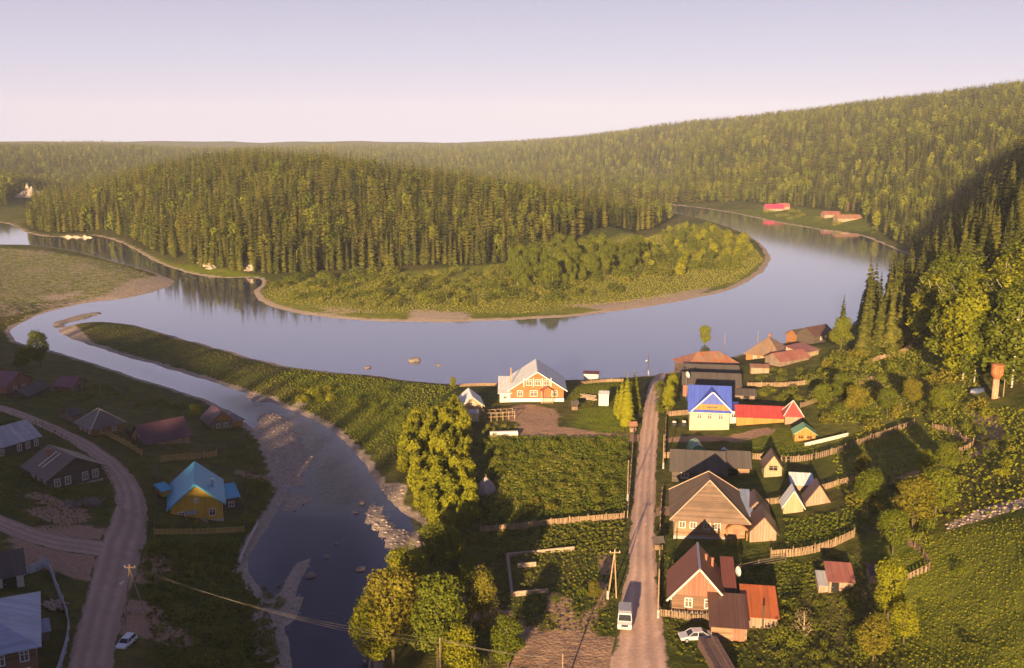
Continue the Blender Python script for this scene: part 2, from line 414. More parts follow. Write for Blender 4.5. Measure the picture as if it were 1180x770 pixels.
def road_material(name, col, track=True):
    m, nt, b = _mat(name)
    geo = N(nt, 'ShaderNodeNewGeometry').outputs['Position']
    uv = N(nt, 'ShaderNodeAttribute', attribute_name='across').outputs['Fac']
    n1 = noise(nt, geo, .25, 6, .65); n2 = noise(nt, geo, 3.0, 4, .6)
    c = ramp(nt, math_(nt, 'ADD', math_(nt, 'MULTIPLY', n1, .6), math_(nt, 'MULTIPLY', n2, .4)), [(.3, tuple(x * .68 for x in col)), (.7, tuple(min(1, x * 1.25) for x in col))])
    w = N(nt, 'ShaderNodeTexWave', wave_type='BANDS', bands_direction='X'); w.inputs['Scale'].default_value = .62
    cmb = N(nt, 'ShaderNodeCombineXYZ'); L(nt, math_(nt, 'ADD', math_(nt, 'MULTIPLY', uv, 1.9), math_(nt, 'MULTIPLY', n1, .35)), cmb.inputs[0]); L(nt, cmb.outputs[0], w.inputs['Vector'])
    c = mixc(nt, math_(nt, 'MULTIPLY', w.outputs['Fac'], .6), c, tuple(x * .62 for x in col))
    ed = math_(nt, 'ADD', math_(nt, 'ABSOLUTE', math_(nt, 'SUBTRACT', uv, .5)), math_(nt, 'MULTIPLY', math_(nt, 'SUBTRACT', n1, .5), .45))
    grass = ramp(nt, n2, [(.3, (.05, .06, .012)), (.7, (.10, .10, .02))])
    c = mixc(nt, ramp(nt, ed, [(.40, (0, 0, 0)), (.46, (1, 1, 1))]), c, grass)
    L(nt, c, b.inputs['Base Color'])
    b.inputs['Roughness'].default_value = .9
    b.inputs['Specular IOR Level'].default_value = .2
    bump(nt, b, math_(nt, 'ADD', math_(nt, 'MULTIPLY', n2, .5), w.outputs['Fac']), .7, .12)
    return m

WHITE = plain('white_paint', (.64, .62, .60), .6, .08)
GLASS = plain('window_glass', (.03, .03, .04), .28, .3)
GLASS.node_tree.nodes['Principled BSDF'].inputs['Specular IOR Level'].default_value = .25
GLASSW = plain('curtained_glass', (.15, .11, .095), .3, .4)
CONC = plain('grey_concrete', (.33, .30, .29), .9, .2, 2)
DARKW = plain('dark_timber', (.07, .05, .042), .85, .35, 3)
METAL = plain('grey_steel', (.4, .4, .43), .4, .15, 2, .6)
RUBBER = plain('black_rubber', (.02, .02, .022), .8, .2)
BRICK = plain('red_brick', (.30, .11, .07), .9, .25, 6)
POLE = plain('weathered_pole', (.26, .18, .125), .9, .3, 3)
LOGS = plain('weathered_logs', (.34, .25, .19), .9, .35, 3)
DARKOPEN = plain('dark_opening', (.012, .010, .010), .9, .1)

# ------------------------------------------------------------------ object helpers
def tag(o, label=None, cat=None, group=None, kind=None):
    if label: o['label'] = label
    if cat: o['category'] = cat
    if group: o['group'] = group
    if kind: o['kind'] = kind
    return o
def thing(name, loc, rz=0, label=None, cat=None, group=None):
    o = bpy.data.objects.new(name, None)
    COL.objects.link(o)
    o.empty_display_size = .5
    o.location = loc; o.rotation_euler = (0, 0, rz)
    return tag(o, label, cat, group)
def link(name, me, parent=None, loc=None, rz=None, sc=None):
    o = bpy.data.objects.new(name, me)
    COL.objects.link(o)
    if parent: o.parent = parent
    if loc is not None: o.location = loc
    if rz is not None: o.rotation_euler = (0, 0, rz)
    if sc is not None: o.scale = sc
    return o
class MB:
    def __init__(s): s.v, s.f = [], []
    def add(s, vs, fs):
        n = len(s.v); s.v += [tuple(map(float, p)) for p in vs]; s.f += [tuple(i + n for i in f) for f in fs]
        return s
    def box(s, x0, x1, y0, y1, z0, z1, M=None):
        vs = [(x, y, z) for z in (z0, z1) for x, y in ((x0, y0), (x1, y0), (x1, y1), (x0, y1))]
        if M: vs = [M @ Vector(p) for p in vs]
        return s.add(vs, [(3, 2, 1, 0), (4, 5, 6, 7), (0, 1, 5, 4), (1, 2, 6, 5), (2, 3, 7, 6), (3, 0, 4, 7)])
    def prism(s, prof, a0, a1, plane='xz'):
        n = len(prof)
        if plane == 'xz': f = lambda p, a: (p[0], a, p[1])
        else: f = lambda p, a: (a, p[0], p[1])
        vs = [f(p, a0) for p in prof] + [f(p, a1) for p in prof]
        fs = [tuple(range(n)), tuple(range(2 * n - 1, n - 1, -1))] + [(i + n, (i + 1) % n + n, (i + 1) % n, i) for i in range(n)]
        return s.add(vs, fs)
    def tube(s, pts, rad, n=6, cap=True):
        pts = [Vector(p) for p in pts]
        rad = rad if isinstance(rad, (list, tuple)) else [rad] * len(pts)
        base = len(s.v); rings = []
        for i, p in enumerate(pts):
            d = (pts[min(i + 1, len(pts) - 1)] - pts[max(i - 1, 0)]).normalized()
            a = d.orthogonal().normalized(); b = d.cross(a)
            for k in range(n):
                t = 2 * math.pi * k / n
                s.v.append(tuple(p + (a * math.cos(t) + b * math.sin(t)) * rad[i]))
        for i in range(len(pts) - 1):
            for k in range(n):
                s.f.append((base + i * n + k, base + i * n + (k + 1) % n, base + (i + 1) * n + (k + 1) % n, base + (i + 1) * n + k))
        if cap:
            s.f.append(tuple(base + k for k in range(n - 1, -1, -1)))
            s.f.append(tuple(base + (len(pts) - 1) * n + k for k in range(n)))
        return s
    def lathe(s, prof, n=16, c=(0, 0, 0)):
        base = len(s.v)
        for r, z in prof:
            for k in range(n):
                t = 2 * math.pi * k / n
                s.v.append((c[0] + r * math.cos(t), c[1] + r * math.sin(t), c[2] + z))
        for i in range(len(prof) - 1):
            for k in range(n):
                s.f.append((base + i * n + k, base + i * n + (k + 1) % n, base + (i + 1) * n + (k + 1) % n, base + (i + 1) * n + k))
        s.f.append(tuple(base + k for k in range(n - 1, -1, -1)))
        s.f.append(tuple(base + (len(prof) - 1) * n + k for k in range(n)))
        return s
    def build(s, name, mat, parent=None, smooth=False, bevel=0, loc=None, rz=None):
        me = bpy.data.meshes.new(name)
        me.from_pydata(s.v, [], s.f)
        me.materials.append(mat)
        if smooth: me.polygons.foreach_set('use_smooth', [True] * len(me.polygons))
        me.update()
        o = link(name, me, parent, loc, rz)
        if bevel:
            b = o.modifiers.new('bevel', 'BEVEL'); b.width = bevel; b.segments = 2; b.limit_method = 'ANGLE'
        return o
def np_mesh(name, V, F, mat, tint=None):
    me = bpy.data.meshes.new(name)
    V = np.ascontiguousarray(V, np.float32); F = np.ascontiguousarray(F, np.int32)
    n, k = F.shape
    me.vertices.add(len(V)); me.vertices.foreach_set('co', V.ravel())
    me.loops.add(n * k); me.loops.foreach_set('vertex_index', F.ravel())
    me.polygons.add(n); me.polygons.foreach_set('loop_start', np.arange(0, n * k, k, dtype=np.int32))
    me.update(calc_edges=True)
    if tint is not None:
        a = me.attributes.new('tint', 'FLOAT', 'POINT'); a.data.foreach_set('value', np.ascontiguousarray(tint, np.float32))
    if mat: me.materials.append(mat)
    return me

# ------------------------------------------------------------------ terrain sheet
def axis_pts(segs):
    out = [segs[0][0]]
    for a, b, s0, s1 in segs:
        L_ = b - a
        n = max(2, int(round(L_ / ((s0 + s1) / 2))))
        t = np.linspace(0, 1, n + 1)[1:]
        w = s0 * t + (s1 - s0) * t * t / 2
        out += list(a + L_ * w / w[-1])
    return np.array(out)
XS = axis_pts([(-7000, -1500, 400, 60), (-1500, -600, 60, 9), (-600, -190, 9, 1.7), (-190, 210, 1.7, 1.7), (210, 600, 1.7, 9), (600, 1500, 9, 50), (1500, 7000, 50, 400)])
YS = axis_pts([(-3000, -300, 400, 25), (-300, 90, 20, 4), (90, 330, 1.5, 1.5), (330, 620, 1.5, 4), (620, 1100, 4, 8), (1100, 3600, 8, 40), (3600, 12000, 60, 500)])
gx, gy = np.meshgrid(XS, YS)
fx, fy = gx.ravel(), gy.ravel()
gz, gd, gbar = HD(fx, fy)
nx, ny = len(XS), len(YS)
idx = np.arange(nx * ny).reshape(ny, nx)
_gz, _gd, _gb = gz.reshape(ny, nx), gd.reshape(ny, nx), gbar.reshape(ny, nx)
def HD(x, y):
    """height and bank distances read back from the finished sheet"""
    x = np.asarray(x, float); y = np.asarray(y, float)
    i = np.clip(np.searchsorted(XS, x) - 1, 0, nx - 2); j = np.clip(np.searchsorted(YS, y) - 1, 0, ny - 2)
    u = np.clip((x - XS[i]) / (XS[i + 1] - XS[i]), 0, 1); v = np.clip((y - YS[j]) / (YS[j + 1] - YS[j]), 0, 1)
    f = lambda A: (A[j, i] * (1 - u) + A[j, i + 1] * u) * (1 - v) + (A[j + 1, i] * (1 - u) + A[j + 1, i + 1] * u) * v
    return f(_gz), f(_gd), f(_gb)
F = np.stack([idx[:-1, :-1].ravel(), idx[:-1, 1:].ravel(), idx[1:, 1:].ravel(), idx[1:, :-1].ravel()], 1)
ter = np_mesh('ground', np.stack([fx, fy, gz], 1), F, ground_material())
ter.polygons.foreach_set('use_smooth', [True] * len(ter.polygons))
def worldpoly(px): return np.array([G(*p) for p in px])
def area(px, soft=3.0):
    return sstep(-soft, soft, signed(worldpoly(px), fx, fy))
def pathmask(px, w):
    return 1 - sstep(w * .5, w * 1.1, seg_dist(worldpoly(px), fx, fy, False))
# forest zones in world coordinates
def CX(px, Y): return (colx(px, Y, 5), Y)
PEN = np.array([W(*p, 3) for p in [(28, 262), (60, 266), (105, 266), (140, 273), (180, 291), (235, 306), (300, 312), (340, 313), (400, 309), (480, 306), (540, 306), (590, 303), (640, 293), (680, 280), (720, 268), (752, 262), (772, 252), (768, 247)]]
               + [CX(720, 850), CX(560, 1020), CX(450, 1300), CX(420, 1600), CX(150, 1600), CX(60, 1150), CX(40, 930)])
FARL = np.array([CX(-60, 960), CX(10, 900), CX(60, 1250), CX(180, 1700), CX(420, 1750), CX(640, 1180), CX(700, 1050), CX(772, 1000), CX(850, 1010), CX(880, 960), CX(930, 880), CX(985, 790), CX(1010, 700), CX(1035, 625), CX(1060, 570), CX(1075, 520),
                 (560, 520), (1500, 900), (2400, 3400), (-1800, 3400), (-1200, 1000)])
NEAR = np.array([(97, 258), (122, 252), (150, 228), (182, 218), (330, 240), (420, 420), (380, 560), (255, 535), (214, 470), (175, 405), (140, 345), (112, 300)])
# masks
sandw = .8 + 1.4 * sstep(0, 1, wob(fx * .4, fy * .4))
pen_shore = area([(285, 375), (290, 325), (360, 352), (640, 358), (760, 342), (860, 318), (880, 285), (900, 300), (890, 340), (640, 380), (400, 385)], 2)
sand = np.where(gd > -3, 1 - sstep(sandw, sandw + 1.6 + 2 * pen_shore, gd), 1)
sand = np.maximum(sand, sstep(-1, .6, gbar))
for p, wgt in [([(60, 352), (120, 340), (150, 322), (196, 318), (205, 328), (160, 345), (100, 352)], 1), ([(70, 305), (125, 303), (110, 318), (60, 318)], .55), ([(0, 312), (60, 300), (80, 310), (20, 330), (0, 330)], .5), ([(40, 340), (110, 333), (90, 345), (45, 350)], .8), ([(0, 284), (60, 288), (85, 296), (30, 296), (0, 295)], .5),
               ([(62, 380), (84, 374), (110, 398), (140, 410), (100, 402)], .9), ([(345, 352), (420, 354), (445, 361), (380, 366)], .5), ([(470, 356), (540, 360), (545, 368), (470, 370)], .8), ([(640, 352), (720, 346), (800, 333), (830, 330), (800, 345), (700, 360)], .7), ([(300, 505), (330, 510), (340, 560), (325, 570), (300, 550)], .35)]:
    sand = np.maximum(sand, wgt * area(p, 14 if max(q[0] for q in p) < 210 and min(q[1] for q in p) < 345 else 5 if min(q[1] for q in p) < 358 else 1.5))
sand = np.maximum(sand, .445 * area([(-40, 284), (60, 288), (130, 303), (198, 322), (170, 338), (100, 349), (40, 362), (-40, 372)], 6))
dirt = .28 * area([(556, 505), (724, 503), (719, 595), (553, 607)], 1)
for p, w in [([(690, 505), (660, 498), (640, 497), (610, 492)], 3.5), ([(735, 505), (690, 503)], 3), ([(620, 497), (618, 475)], 6), ([(605, 470), (600, 482)], 4),
             ([(540, 690), (570, 710), (600, 730), (640, 752)], 2.2), ([(640, 752), (700, 762)], 7), ([(660, 735), (650, 700), (640, 690)], 2), ([(775, 507), (830, 505)], 2), ([(850, 505), (880, 497)], 3), ([(700, 640), (690, 700), (660, 740)], .8),
             ([(280, 545), (300, 552), (325, 556)], 1.8), ([(1140, 480), (1148, 500), (1138, 518), (1105, 530), (1060, 545), (990, 565)], 1.6), ([(1110, 468), (1128, 482), (1136, 495), (1130, 512), (1105, 525)], .7), ([(1060, 640), (1050, 610)], .6), ([(40, 570), (90, 590), (70, 600)], 2), ([(60, 590), (80, 596)], 4), ([(140, 720), (180, 725), (200, 735)], 3), ([(160, 700), (170, 706)], 3), ([(755, 590), (775, 588)], 2.5), ([(75, 624), (140, 646)], 9), ([(40, 640), (110, 660)], 4)]:
    dirt = np.maximum(dirt, pathmask(p, w))
lush_sunlit = np.zeros_like(fx)  # lush grass areas, which also lighten the ground where the sun falls
for p, w in [([(1000, 620), (1180, 600), (1300, 640), (1300, 800), (1050, 800), (1030, 700)], .75), ([(300, 350), (293, 335), (330, 345), (640, 355), (760, 345), (860, 320), (886, 303), (875, 340), (640, 375), (400, 380)], .5),
             ([(670, 470), (720, 470), (725, 495), (690, 500), (660, 490)], .9), ([(665, 440), (720, 438), (715, 455), (660, 462)], .8), ([(840, 495), (930, 492), (935, 525), (850, 525)], .6), ([(990, 410), (1050, 392), (1055, 410), (1000, 425)], .8), ([(330, 430), (480, 445), (470, 480), (430, 520), (380, 470)], .5),
             ([(60, 268), (130, 275), (200, 305), (300, 318), (290, 326), (180, 312), (110, 280)], .9), ([(870, 235), (1000, 238), (1000, 268), (900, 255)], .45), ([(1100, 470), (1150, 465), (1160, 490), (1130, 510)], .6), ([(775, 245), (880, 258), (990, 275), (960, 255), (880, 240)], .5), ([(300, 350), (330, 322), (480, 312), (640, 300), (760, 268), (850, 275), (885, 300), (860, 325), (700, 362), (400, 372)], .8), ([(0, 285), (120, 300), (190, 325), (100, 345), (0, 350)], .8)]:
    lush_sunlit = np.maximum(lush_sunlit, w * area(p, 3))
gold = .85 * area([(300, 350), (330, 322), (480, 312), (640, 300), (760, 268), (850, 275), (885, 300), (860, 325), (700, 362), (400, 372)], 5)
gold = np.maximum(gold, .6 * area([(935, 400), (1060, 390), (1130, 450), (1180, 470), (1190, 540), (1060, 545), (960, 560), (940, 470)], 5))
gold = np.maximum(gold, .55 * area([(1050, 640), (1090, 612), (1190, 590), (1250, 780), (1050, 780)], 5))
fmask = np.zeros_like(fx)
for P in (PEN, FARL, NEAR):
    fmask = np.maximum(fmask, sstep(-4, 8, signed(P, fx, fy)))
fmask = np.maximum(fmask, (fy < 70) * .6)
gh = gz
dzx = np.gradient(gz.reshape(ny, nx), XS, axis=1).ravel(); dzy = np.gradient(gz.reshape(ny, nx), YS, axis=0).ravel()
rock = np.zeros_like(fx)
ROCKPX = [(1084, 606), (1110, 594), (1150, 580), (1195, 570), (1195, 582), (1150, 594), (1110, 606), (1090, 614)]
rock = np.maximum(rock, .8 * area(ROCKPX, 1.0))
for nme, arr in (('sand', sand), ('dirt', dirt), ('lush_sunlit', lush_sunlit), ('gold', gold), ('forest', fmask), ('rock', rock)):
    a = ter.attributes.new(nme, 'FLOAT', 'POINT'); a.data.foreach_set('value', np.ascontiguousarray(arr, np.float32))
tag(link('ground', ter), kind='structure')

# water sheet: a grid following the river, with the rapids of the tributary marked
wx = axis_pts([(-1500, -300, 60, 10), (-300, 100, 6, 6), (100, 500, 8, 20), (500, 1500, 30, 60)]); wy = axis_pts([(60, 300, 6, 6), (300, 1300, 8, 60)])
wgx, wgy = np.meshgrid(wx, wy)
wi = np.arange(wgx.size).reshape(wgx.shape)
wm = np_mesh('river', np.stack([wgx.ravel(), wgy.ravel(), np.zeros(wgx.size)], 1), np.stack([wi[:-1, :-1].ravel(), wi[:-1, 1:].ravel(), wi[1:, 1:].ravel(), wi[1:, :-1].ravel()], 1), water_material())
TRIB = np.array([W(*p) for p in [(300, 455), (360, 470), (400, 495), (440, 545), (465, 580), (430, 600), (360, 590), (340, 560), (340, 520), (300, 480), (230, 460)]])
TRIB2 = np.array([W(*p) for p in [(80, 385), (200, 425), (300, 460), (300, 490), (240, 470), (140, 435), (60, 405)]])
rp = np.maximum(sstep(-6, 10, signed(TRIB, wgx.ravel(), wgy.ravel())), .35 * sstep(-6, 8, signed(TRIB2, wgx.ravel(), wgy.ravel())))
a = wm.attributes.new('rapid', 'FLOAT', 'POINT'); a.data.foreach_set('value', rp.astype(np.float32))
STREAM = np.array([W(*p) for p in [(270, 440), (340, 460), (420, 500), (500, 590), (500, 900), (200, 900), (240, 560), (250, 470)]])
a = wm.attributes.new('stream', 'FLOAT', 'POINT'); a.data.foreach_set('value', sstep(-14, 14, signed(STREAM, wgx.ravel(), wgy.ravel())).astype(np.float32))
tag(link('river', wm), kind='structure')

def ribbon(name, px, widths, mat, lift=.07, smoothn=8):
    P = catmull(np.array([G(*p) for p in px]), smoothn, False)
    wd = np.interp(np.linspace(0, 1, len(P)), np.linspace(0, 1, len(widths)), widths)
    T = np.gradient(P, axis=0); T /= np.linalg.norm(T, axis=1)[:, None] + 1e-9
    Nn = np.stack([-T[:, 1], T[:, 0]], 1)
    K = 7
    V, ac = [], []
    for i in range(len(P)):
        for k in range(K):
            u = k / (K - 1)
            q = P[i] + Nn[i] * (u - .5) * wd[i]
            V.append((q[0], q[1])); ac.append(u)
    V = np.array(V)
    z = Hs(V[:, 0], V[:, 1]) + lift - np.where(np.isin(np.arange(len(V)) % K, (0, K - 1)), .12, 0)
    F = [(i * K + k, i * K + k + 1, (i + 1) * K + k + 1, (i + 1) * K + k) for i in range(len(P) - 1) for k in range(K - 1)]
    me = np_mesh(name, np.column_stack([V, z]), np.array(F), mat)
    me.polygons.foreach_set('use_smooth', [True] * len(me.polygons))
    at = me.attributes.new('across', 'FLOAT', 'POINT'); at.data.foreach_set('value', np.array(ac, np.float32))
    return tag(link(name, me), kind='structure')
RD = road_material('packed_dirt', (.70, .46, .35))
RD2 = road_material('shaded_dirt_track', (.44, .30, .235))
ribbon('road', [(735, 800), (738, 740), (738, 690), (740, 640), (741, 600), (744, 550), (748, 500), (752, 465), (757, 440), (764, 426)], [9.5, 7.2, 5.8, 4.6, 4.6, 4.4, 4.4, 4.2, 4, 3], RD, .09)
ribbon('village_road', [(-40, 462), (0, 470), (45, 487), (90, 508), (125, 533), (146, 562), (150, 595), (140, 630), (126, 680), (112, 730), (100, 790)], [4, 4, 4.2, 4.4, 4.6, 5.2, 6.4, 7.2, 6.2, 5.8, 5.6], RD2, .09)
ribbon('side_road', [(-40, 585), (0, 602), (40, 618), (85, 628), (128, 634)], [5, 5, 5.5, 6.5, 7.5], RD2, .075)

# ------------------------------------------------------------------ buildings
def frame_from(A, B):
    a = np.array(ground(*A)); b = np.array(ground(*B))
    zm = (a[2] + b[2]) / 2
    a[:2] = W(A[0], A[1], zm); b[:2] = W(B[0], B[1], zm)
    d = b[:2] - a[:2]
    w = float(np.linalg.norm(d))
    return a, b, w, math.atan2(d[1], d[0])
def window(parent, M, w, h, frame=WHITE, pane=GLASS, mull=True, fw=.10):
    """M maps a wall-local frame (x along the wall, y outward, z up, origin at the window centre) to the house"""
    f = MB()
    f.box(-w / 2 - fw, w / 2 + fw, -.02, .09, h / 2, h / 2 + fw * 1.3, M)
    f.box(-w / 2 - fw, w / 2 + fw, -.02, .09, -h / 2 - fw, -h / 2, M)
    f.box(-w / 2 - fw, -w / 2, -.02, .08, -h / 2, h / 2, M); f.box(w / 2, w / 2 + fw, -.02, .08, -h / 2, h / 2, M)
    if mull:
        f.box(-.035, .035, -.01, .06, -h / 2, h / 2, M)
        f.box(-w / 2, -.035, -.01, .055, h * .18 - .03, h * .18 + .03, M); f.box(.035, w / 2, -.01, .055, h * .18 - .03, h * .18 + .03, M)
    o = f.build('window', frame, parent)
    MB().box(-w / 2, w / 2, -.03, .02, -h / 2, h / 2, M).build('pane', pane, o)
    return o
def wallM(side, w, d, u, z):
    if side == 'front': return Matrix.Translation((u, -d / 2, z)) @ Matrix.Rotation(math.pi, 4, 'Z')
    if side == 'back': return Matrix.Translation((u, d / 2, z))
    if side == 'left': return Matrix.Translation((-w / 2, u, z)) @ Matrix.Rotation(math.pi / 2, 4, 'Z')
    return Matrix.Translation((w / 2, u, z)) @ Matrix.Rotation(-math.pi / 2, 4, 'Z')
def slab(mb, p0, p1, y0, y1, t, axis):
    """roof slope between (x,z) points p0 and p1, of thickness t, along y0..y1 (axis 'y') or the same along x"""
    dx, dz = p1[0] - p0[0], p1[1] - p0[1]
    l = math.hypot(dx, dz); nx_, nz_ = -dz / l * t, dx / l * t
    if nz_ < 0: nx_, nz_ = -nx_, -nz_
    pr = [p0, p1, (p1[0] + nx_, p1[1] + nz_), (p0[0] + nx_, p0[1] + nz_)]
    if axis == 'y': mb.prism(pr, y0, y1, 'xz')
    else: mb.prism(pr, y0, y1, 'yz')
def roof_gable(w, d, wh, rh, over, along, t=.1, eo=None):
    """along 'y': ridge runs front to back"""
    mb = MB()
    s, r = (w, d) if along == 'y' else (d, w)
    k = rh / (s / 2); eo = over if eo is None else eo
    zb = wh + .015
    for sg in (-1, 1):
        slab(mb, (0, zb + rh), (sg * (s / 2 + over), zb - k * over), -r / 2 - eo, r / 2 + eo, t, along)
    return mb
def roof_hip(w, d, wh, rh, over, inset=None, t=.1):
    mb = MB()
    W2, D2 = w / 2 + over, d / 2 + over
    along = 'x' if w >= d else 'y'
    k = rh / (min(w, d) / 2)
    ze = wh - k * over
    if inset is None: inset = min(W2, D2)
    e = [(-W2, -D2), (W2, -D2), (W2, D2), (-W2, D2)]
    if along == 'x': r = [(-max(W2 - inset, .02), 0), (max(W2 - inset, .02), 0)]
    else: r = [(0, -max(D2 - inset, .02)), (0, max(D2 - inset, .02))]
    zr = wh + rh
    vs = [(x, y, ze) for x, y in e] + [(x, y, zr) for x, y in r] + [(x, y, ze - t) for x, y in e]
    if along == 'x': fs = [(0, 1, 5, 4), (1, 2, 5), (2, 3, 4, 5), (3, 0, 4)]
    else: fs = [(0, 1, 4), (1, 2, 5, 4), (2, 3, 5), (3, 0, 4, 5)]
    fs += [(6 + (i + 1) % 4, (i + 1) % 4, i, 6 + i) for i in range(4)] + [(9, 8, 7, 6)]
    return mb.add(vs, fs)
def house(name, label, cat, A, B, depth, wh, rh, roof, wall, rmat, over=.45, wins=(), door=None, chim=(), gable=None, trim=None, base=None, group=None, wframe=WHITE, fascia=None, inset=None, ridgecap=None, sink=1.4, yaw=None):
    a, b, w, ang = frame_from(A, B)
    if yaw is None and A[0] > 560 and A[1] > 425 and name != 'farmhouse': yaw = -.15            # the plots right of the stream follow the road
    if yaw is not None: ang = yaw
    z0 = min(a[2], b[2])
    m = (a[:2] + b[:2]) / 2
    c = m + np.array([-math.sin(ang), math.cos(ang)]) * depth / 2
    d = depth
    root = thing(name, (c[0], c[1], z0), ang, label, cat, group)
    mb = MB()
    hw, hd = w / 2, d / 2
    if roof == 'gable_front': mb.prism([(-hw, -sink if not base else base), (hw, -sink if not base else base), (hw, wh), (0, wh + rh), (-hw, wh)], -hd, hd, 'xz')
    elif roof == 'gable_side': mb.prism([(-hd, -sink if not base else base), (hd, -sink if not base else base), (hd, wh), (0, wh + rh), (-hd, wh)], -hw, hw, 'yz')
    elif roof == 'mono': mb.prism([(-hd, -sink), (hd, -sink), (hd, wh + rh), (-hd, wh)], -hw, hw, 'yz')
    else: mb.box(-hw, hw, -hd, hd, -sink if not base else base, wh - .02)
    mb.build('wall', wall, root)
    if base: MB().box(-hw - .08, hw + .08, -hd - .08, hd + .08, -sink, base).build('foundation', CONC if base < .9 else WHITE, root)
    if roof == 'gable_front': rb = roof_gable(w, d, wh, rh, over, 'y')
    elif roof == 'gable_side': rb = roof_gable(w, d, wh, rh, over, 'x')
    elif roof == 'mono':
        rb = MB(); k = rh / d; slab(rb, (hd + over, wh + rh + k * over + .015), (-hd - over, wh - k * over + .015), -hw - over, hw + over, .08, 'x')
    else: rb = roof_hip(w, d, wh, rh, over, inset)
    ro = rb.build('roof', rmat, root)
    if gable and roof == 'gable_front':
        MB().prism([(-hw, wh), (hw, wh), (0, wh + rh)], -hd - .05, -hd + .02, 'xz').build('gable', gable, root)
    if trim and roof == 'gable_front':
        t = MB(); k = rh / hw
        for s in (-1, 1): slab(t, (0, wh + rh - .1), (s * (hw + over), wh - k * over - .1), -hd - over - .06, -hd - over - .01, .24, 'y')
        t.build('bargeboard', trim, root)
    if ridgecap:
        rc = MB()
        if roof == 'gable_front': rc.box(-.16, .16, -hd - over, hd + over, wh + rh + .06, wh + rh + .17)
        elif roof == 'gable_side': rc.box(-hw - over, hw + over, -.16, .16, wh + rh + .06, wh + rh + .17)
        else:
            W2, D2 = hw + over, hd + over; ii = min(W2, D2) if inset is None else inset; k = rh / (min(w, d) / 2); ze = wh - k * over
            rx, ry = (max(W2 - ii, .02), 0) if w >= d else (0, max(D2 - ii, .02))
            for sx_ in (-1, 1):
                for sy_ in (-1, 1): MB().tube([(sx_ * W2, sy_ * D2, ze + .03), (sx_ * rx, sy_ * ry, wh + rh + .03)], .11, 5).build('ridge_cap', ridgecap, root)
        if rc.v: rc.build('ridge_cap', ridgecap, root)
    for wi_ in wins:
        side, u, z, ww, hh = wi_[:5]
        pane = wi_[5] if len(wi_) > 5 else GLASS
        window(root, wallM(side, w, d, u, z), ww, hh, wframe, pane)
    if door:
        side, u, dw, dh, dm = door
        M = wallM(side, w, d, u, dh / 2 + .1)
        o = MB().box(-dw / 2 - .1, dw / 2 + .1, -.02, .05, -dh / 2, dh / 2 + .12, M).build('door', dm, root)
        MB().box(dw * .32, dw * .4, .05, .1, -.05, .05, M).build('handle', METAL, o)
    for (x, y, s, top, cm) in chim:
        q = MB().box(x - s / 2, x + s / 2, y - s / 2, y + s / 2, wh * .8, top); q.box(x - s / 2 - .07, x + s / 2 + .07, y - s / 2 - .07, y + s / 2 + .07, top, top + .12)
        q.build('chimney', cm, ro)
    return root, w, d

# colours of walls and roofs
W_DARKLOG = boards('dark_log_wall', (.085, .062, .055), 'Z', .24)
W_BROWNLOG = boards('brown_log_wall', (.17, .095, .06), 'Z', .24)
W_ORANGELOG = boards('orange_log_wall', (.30, .13, .05), 'Z', .24, .25)
W_TANLOG = boards('tan_log_wall', (.27, .16, .095), 'Z', .24, .3)
W_YELLOW = boards('yellow_board_wall', (.50, .30, .03), 'X', .2, .15)
W_PALE = boards('pale_board_wall', (.38, .28, .175), 'X', .18, .2)
W_GREYB = boards('grey_board_wall', (.22, .155, .125), 'X', .18, .35)
W_PINKB = boards('sunbleached_board_wall', (.33, .22, .16), 'X', .18, .3)
W_REDB = boards('red_board_wall', (.30, .13, .09), 'X', .2, .25)
W_CREAM = boards('cream_siding', (.52, .44, .30), 'Z', .2, .06)
W_WHITE = boards('white_siding', (.55, .53, .50), 'Z', .2, .06)
W_ORANGEB = boards('orange_board_wall', (.42, .19, .05), 'X', .2, .2)
def RF(key, ax): return roofm(*ROOFS[key][:2], axis=ax, **ROOFS[key][2])
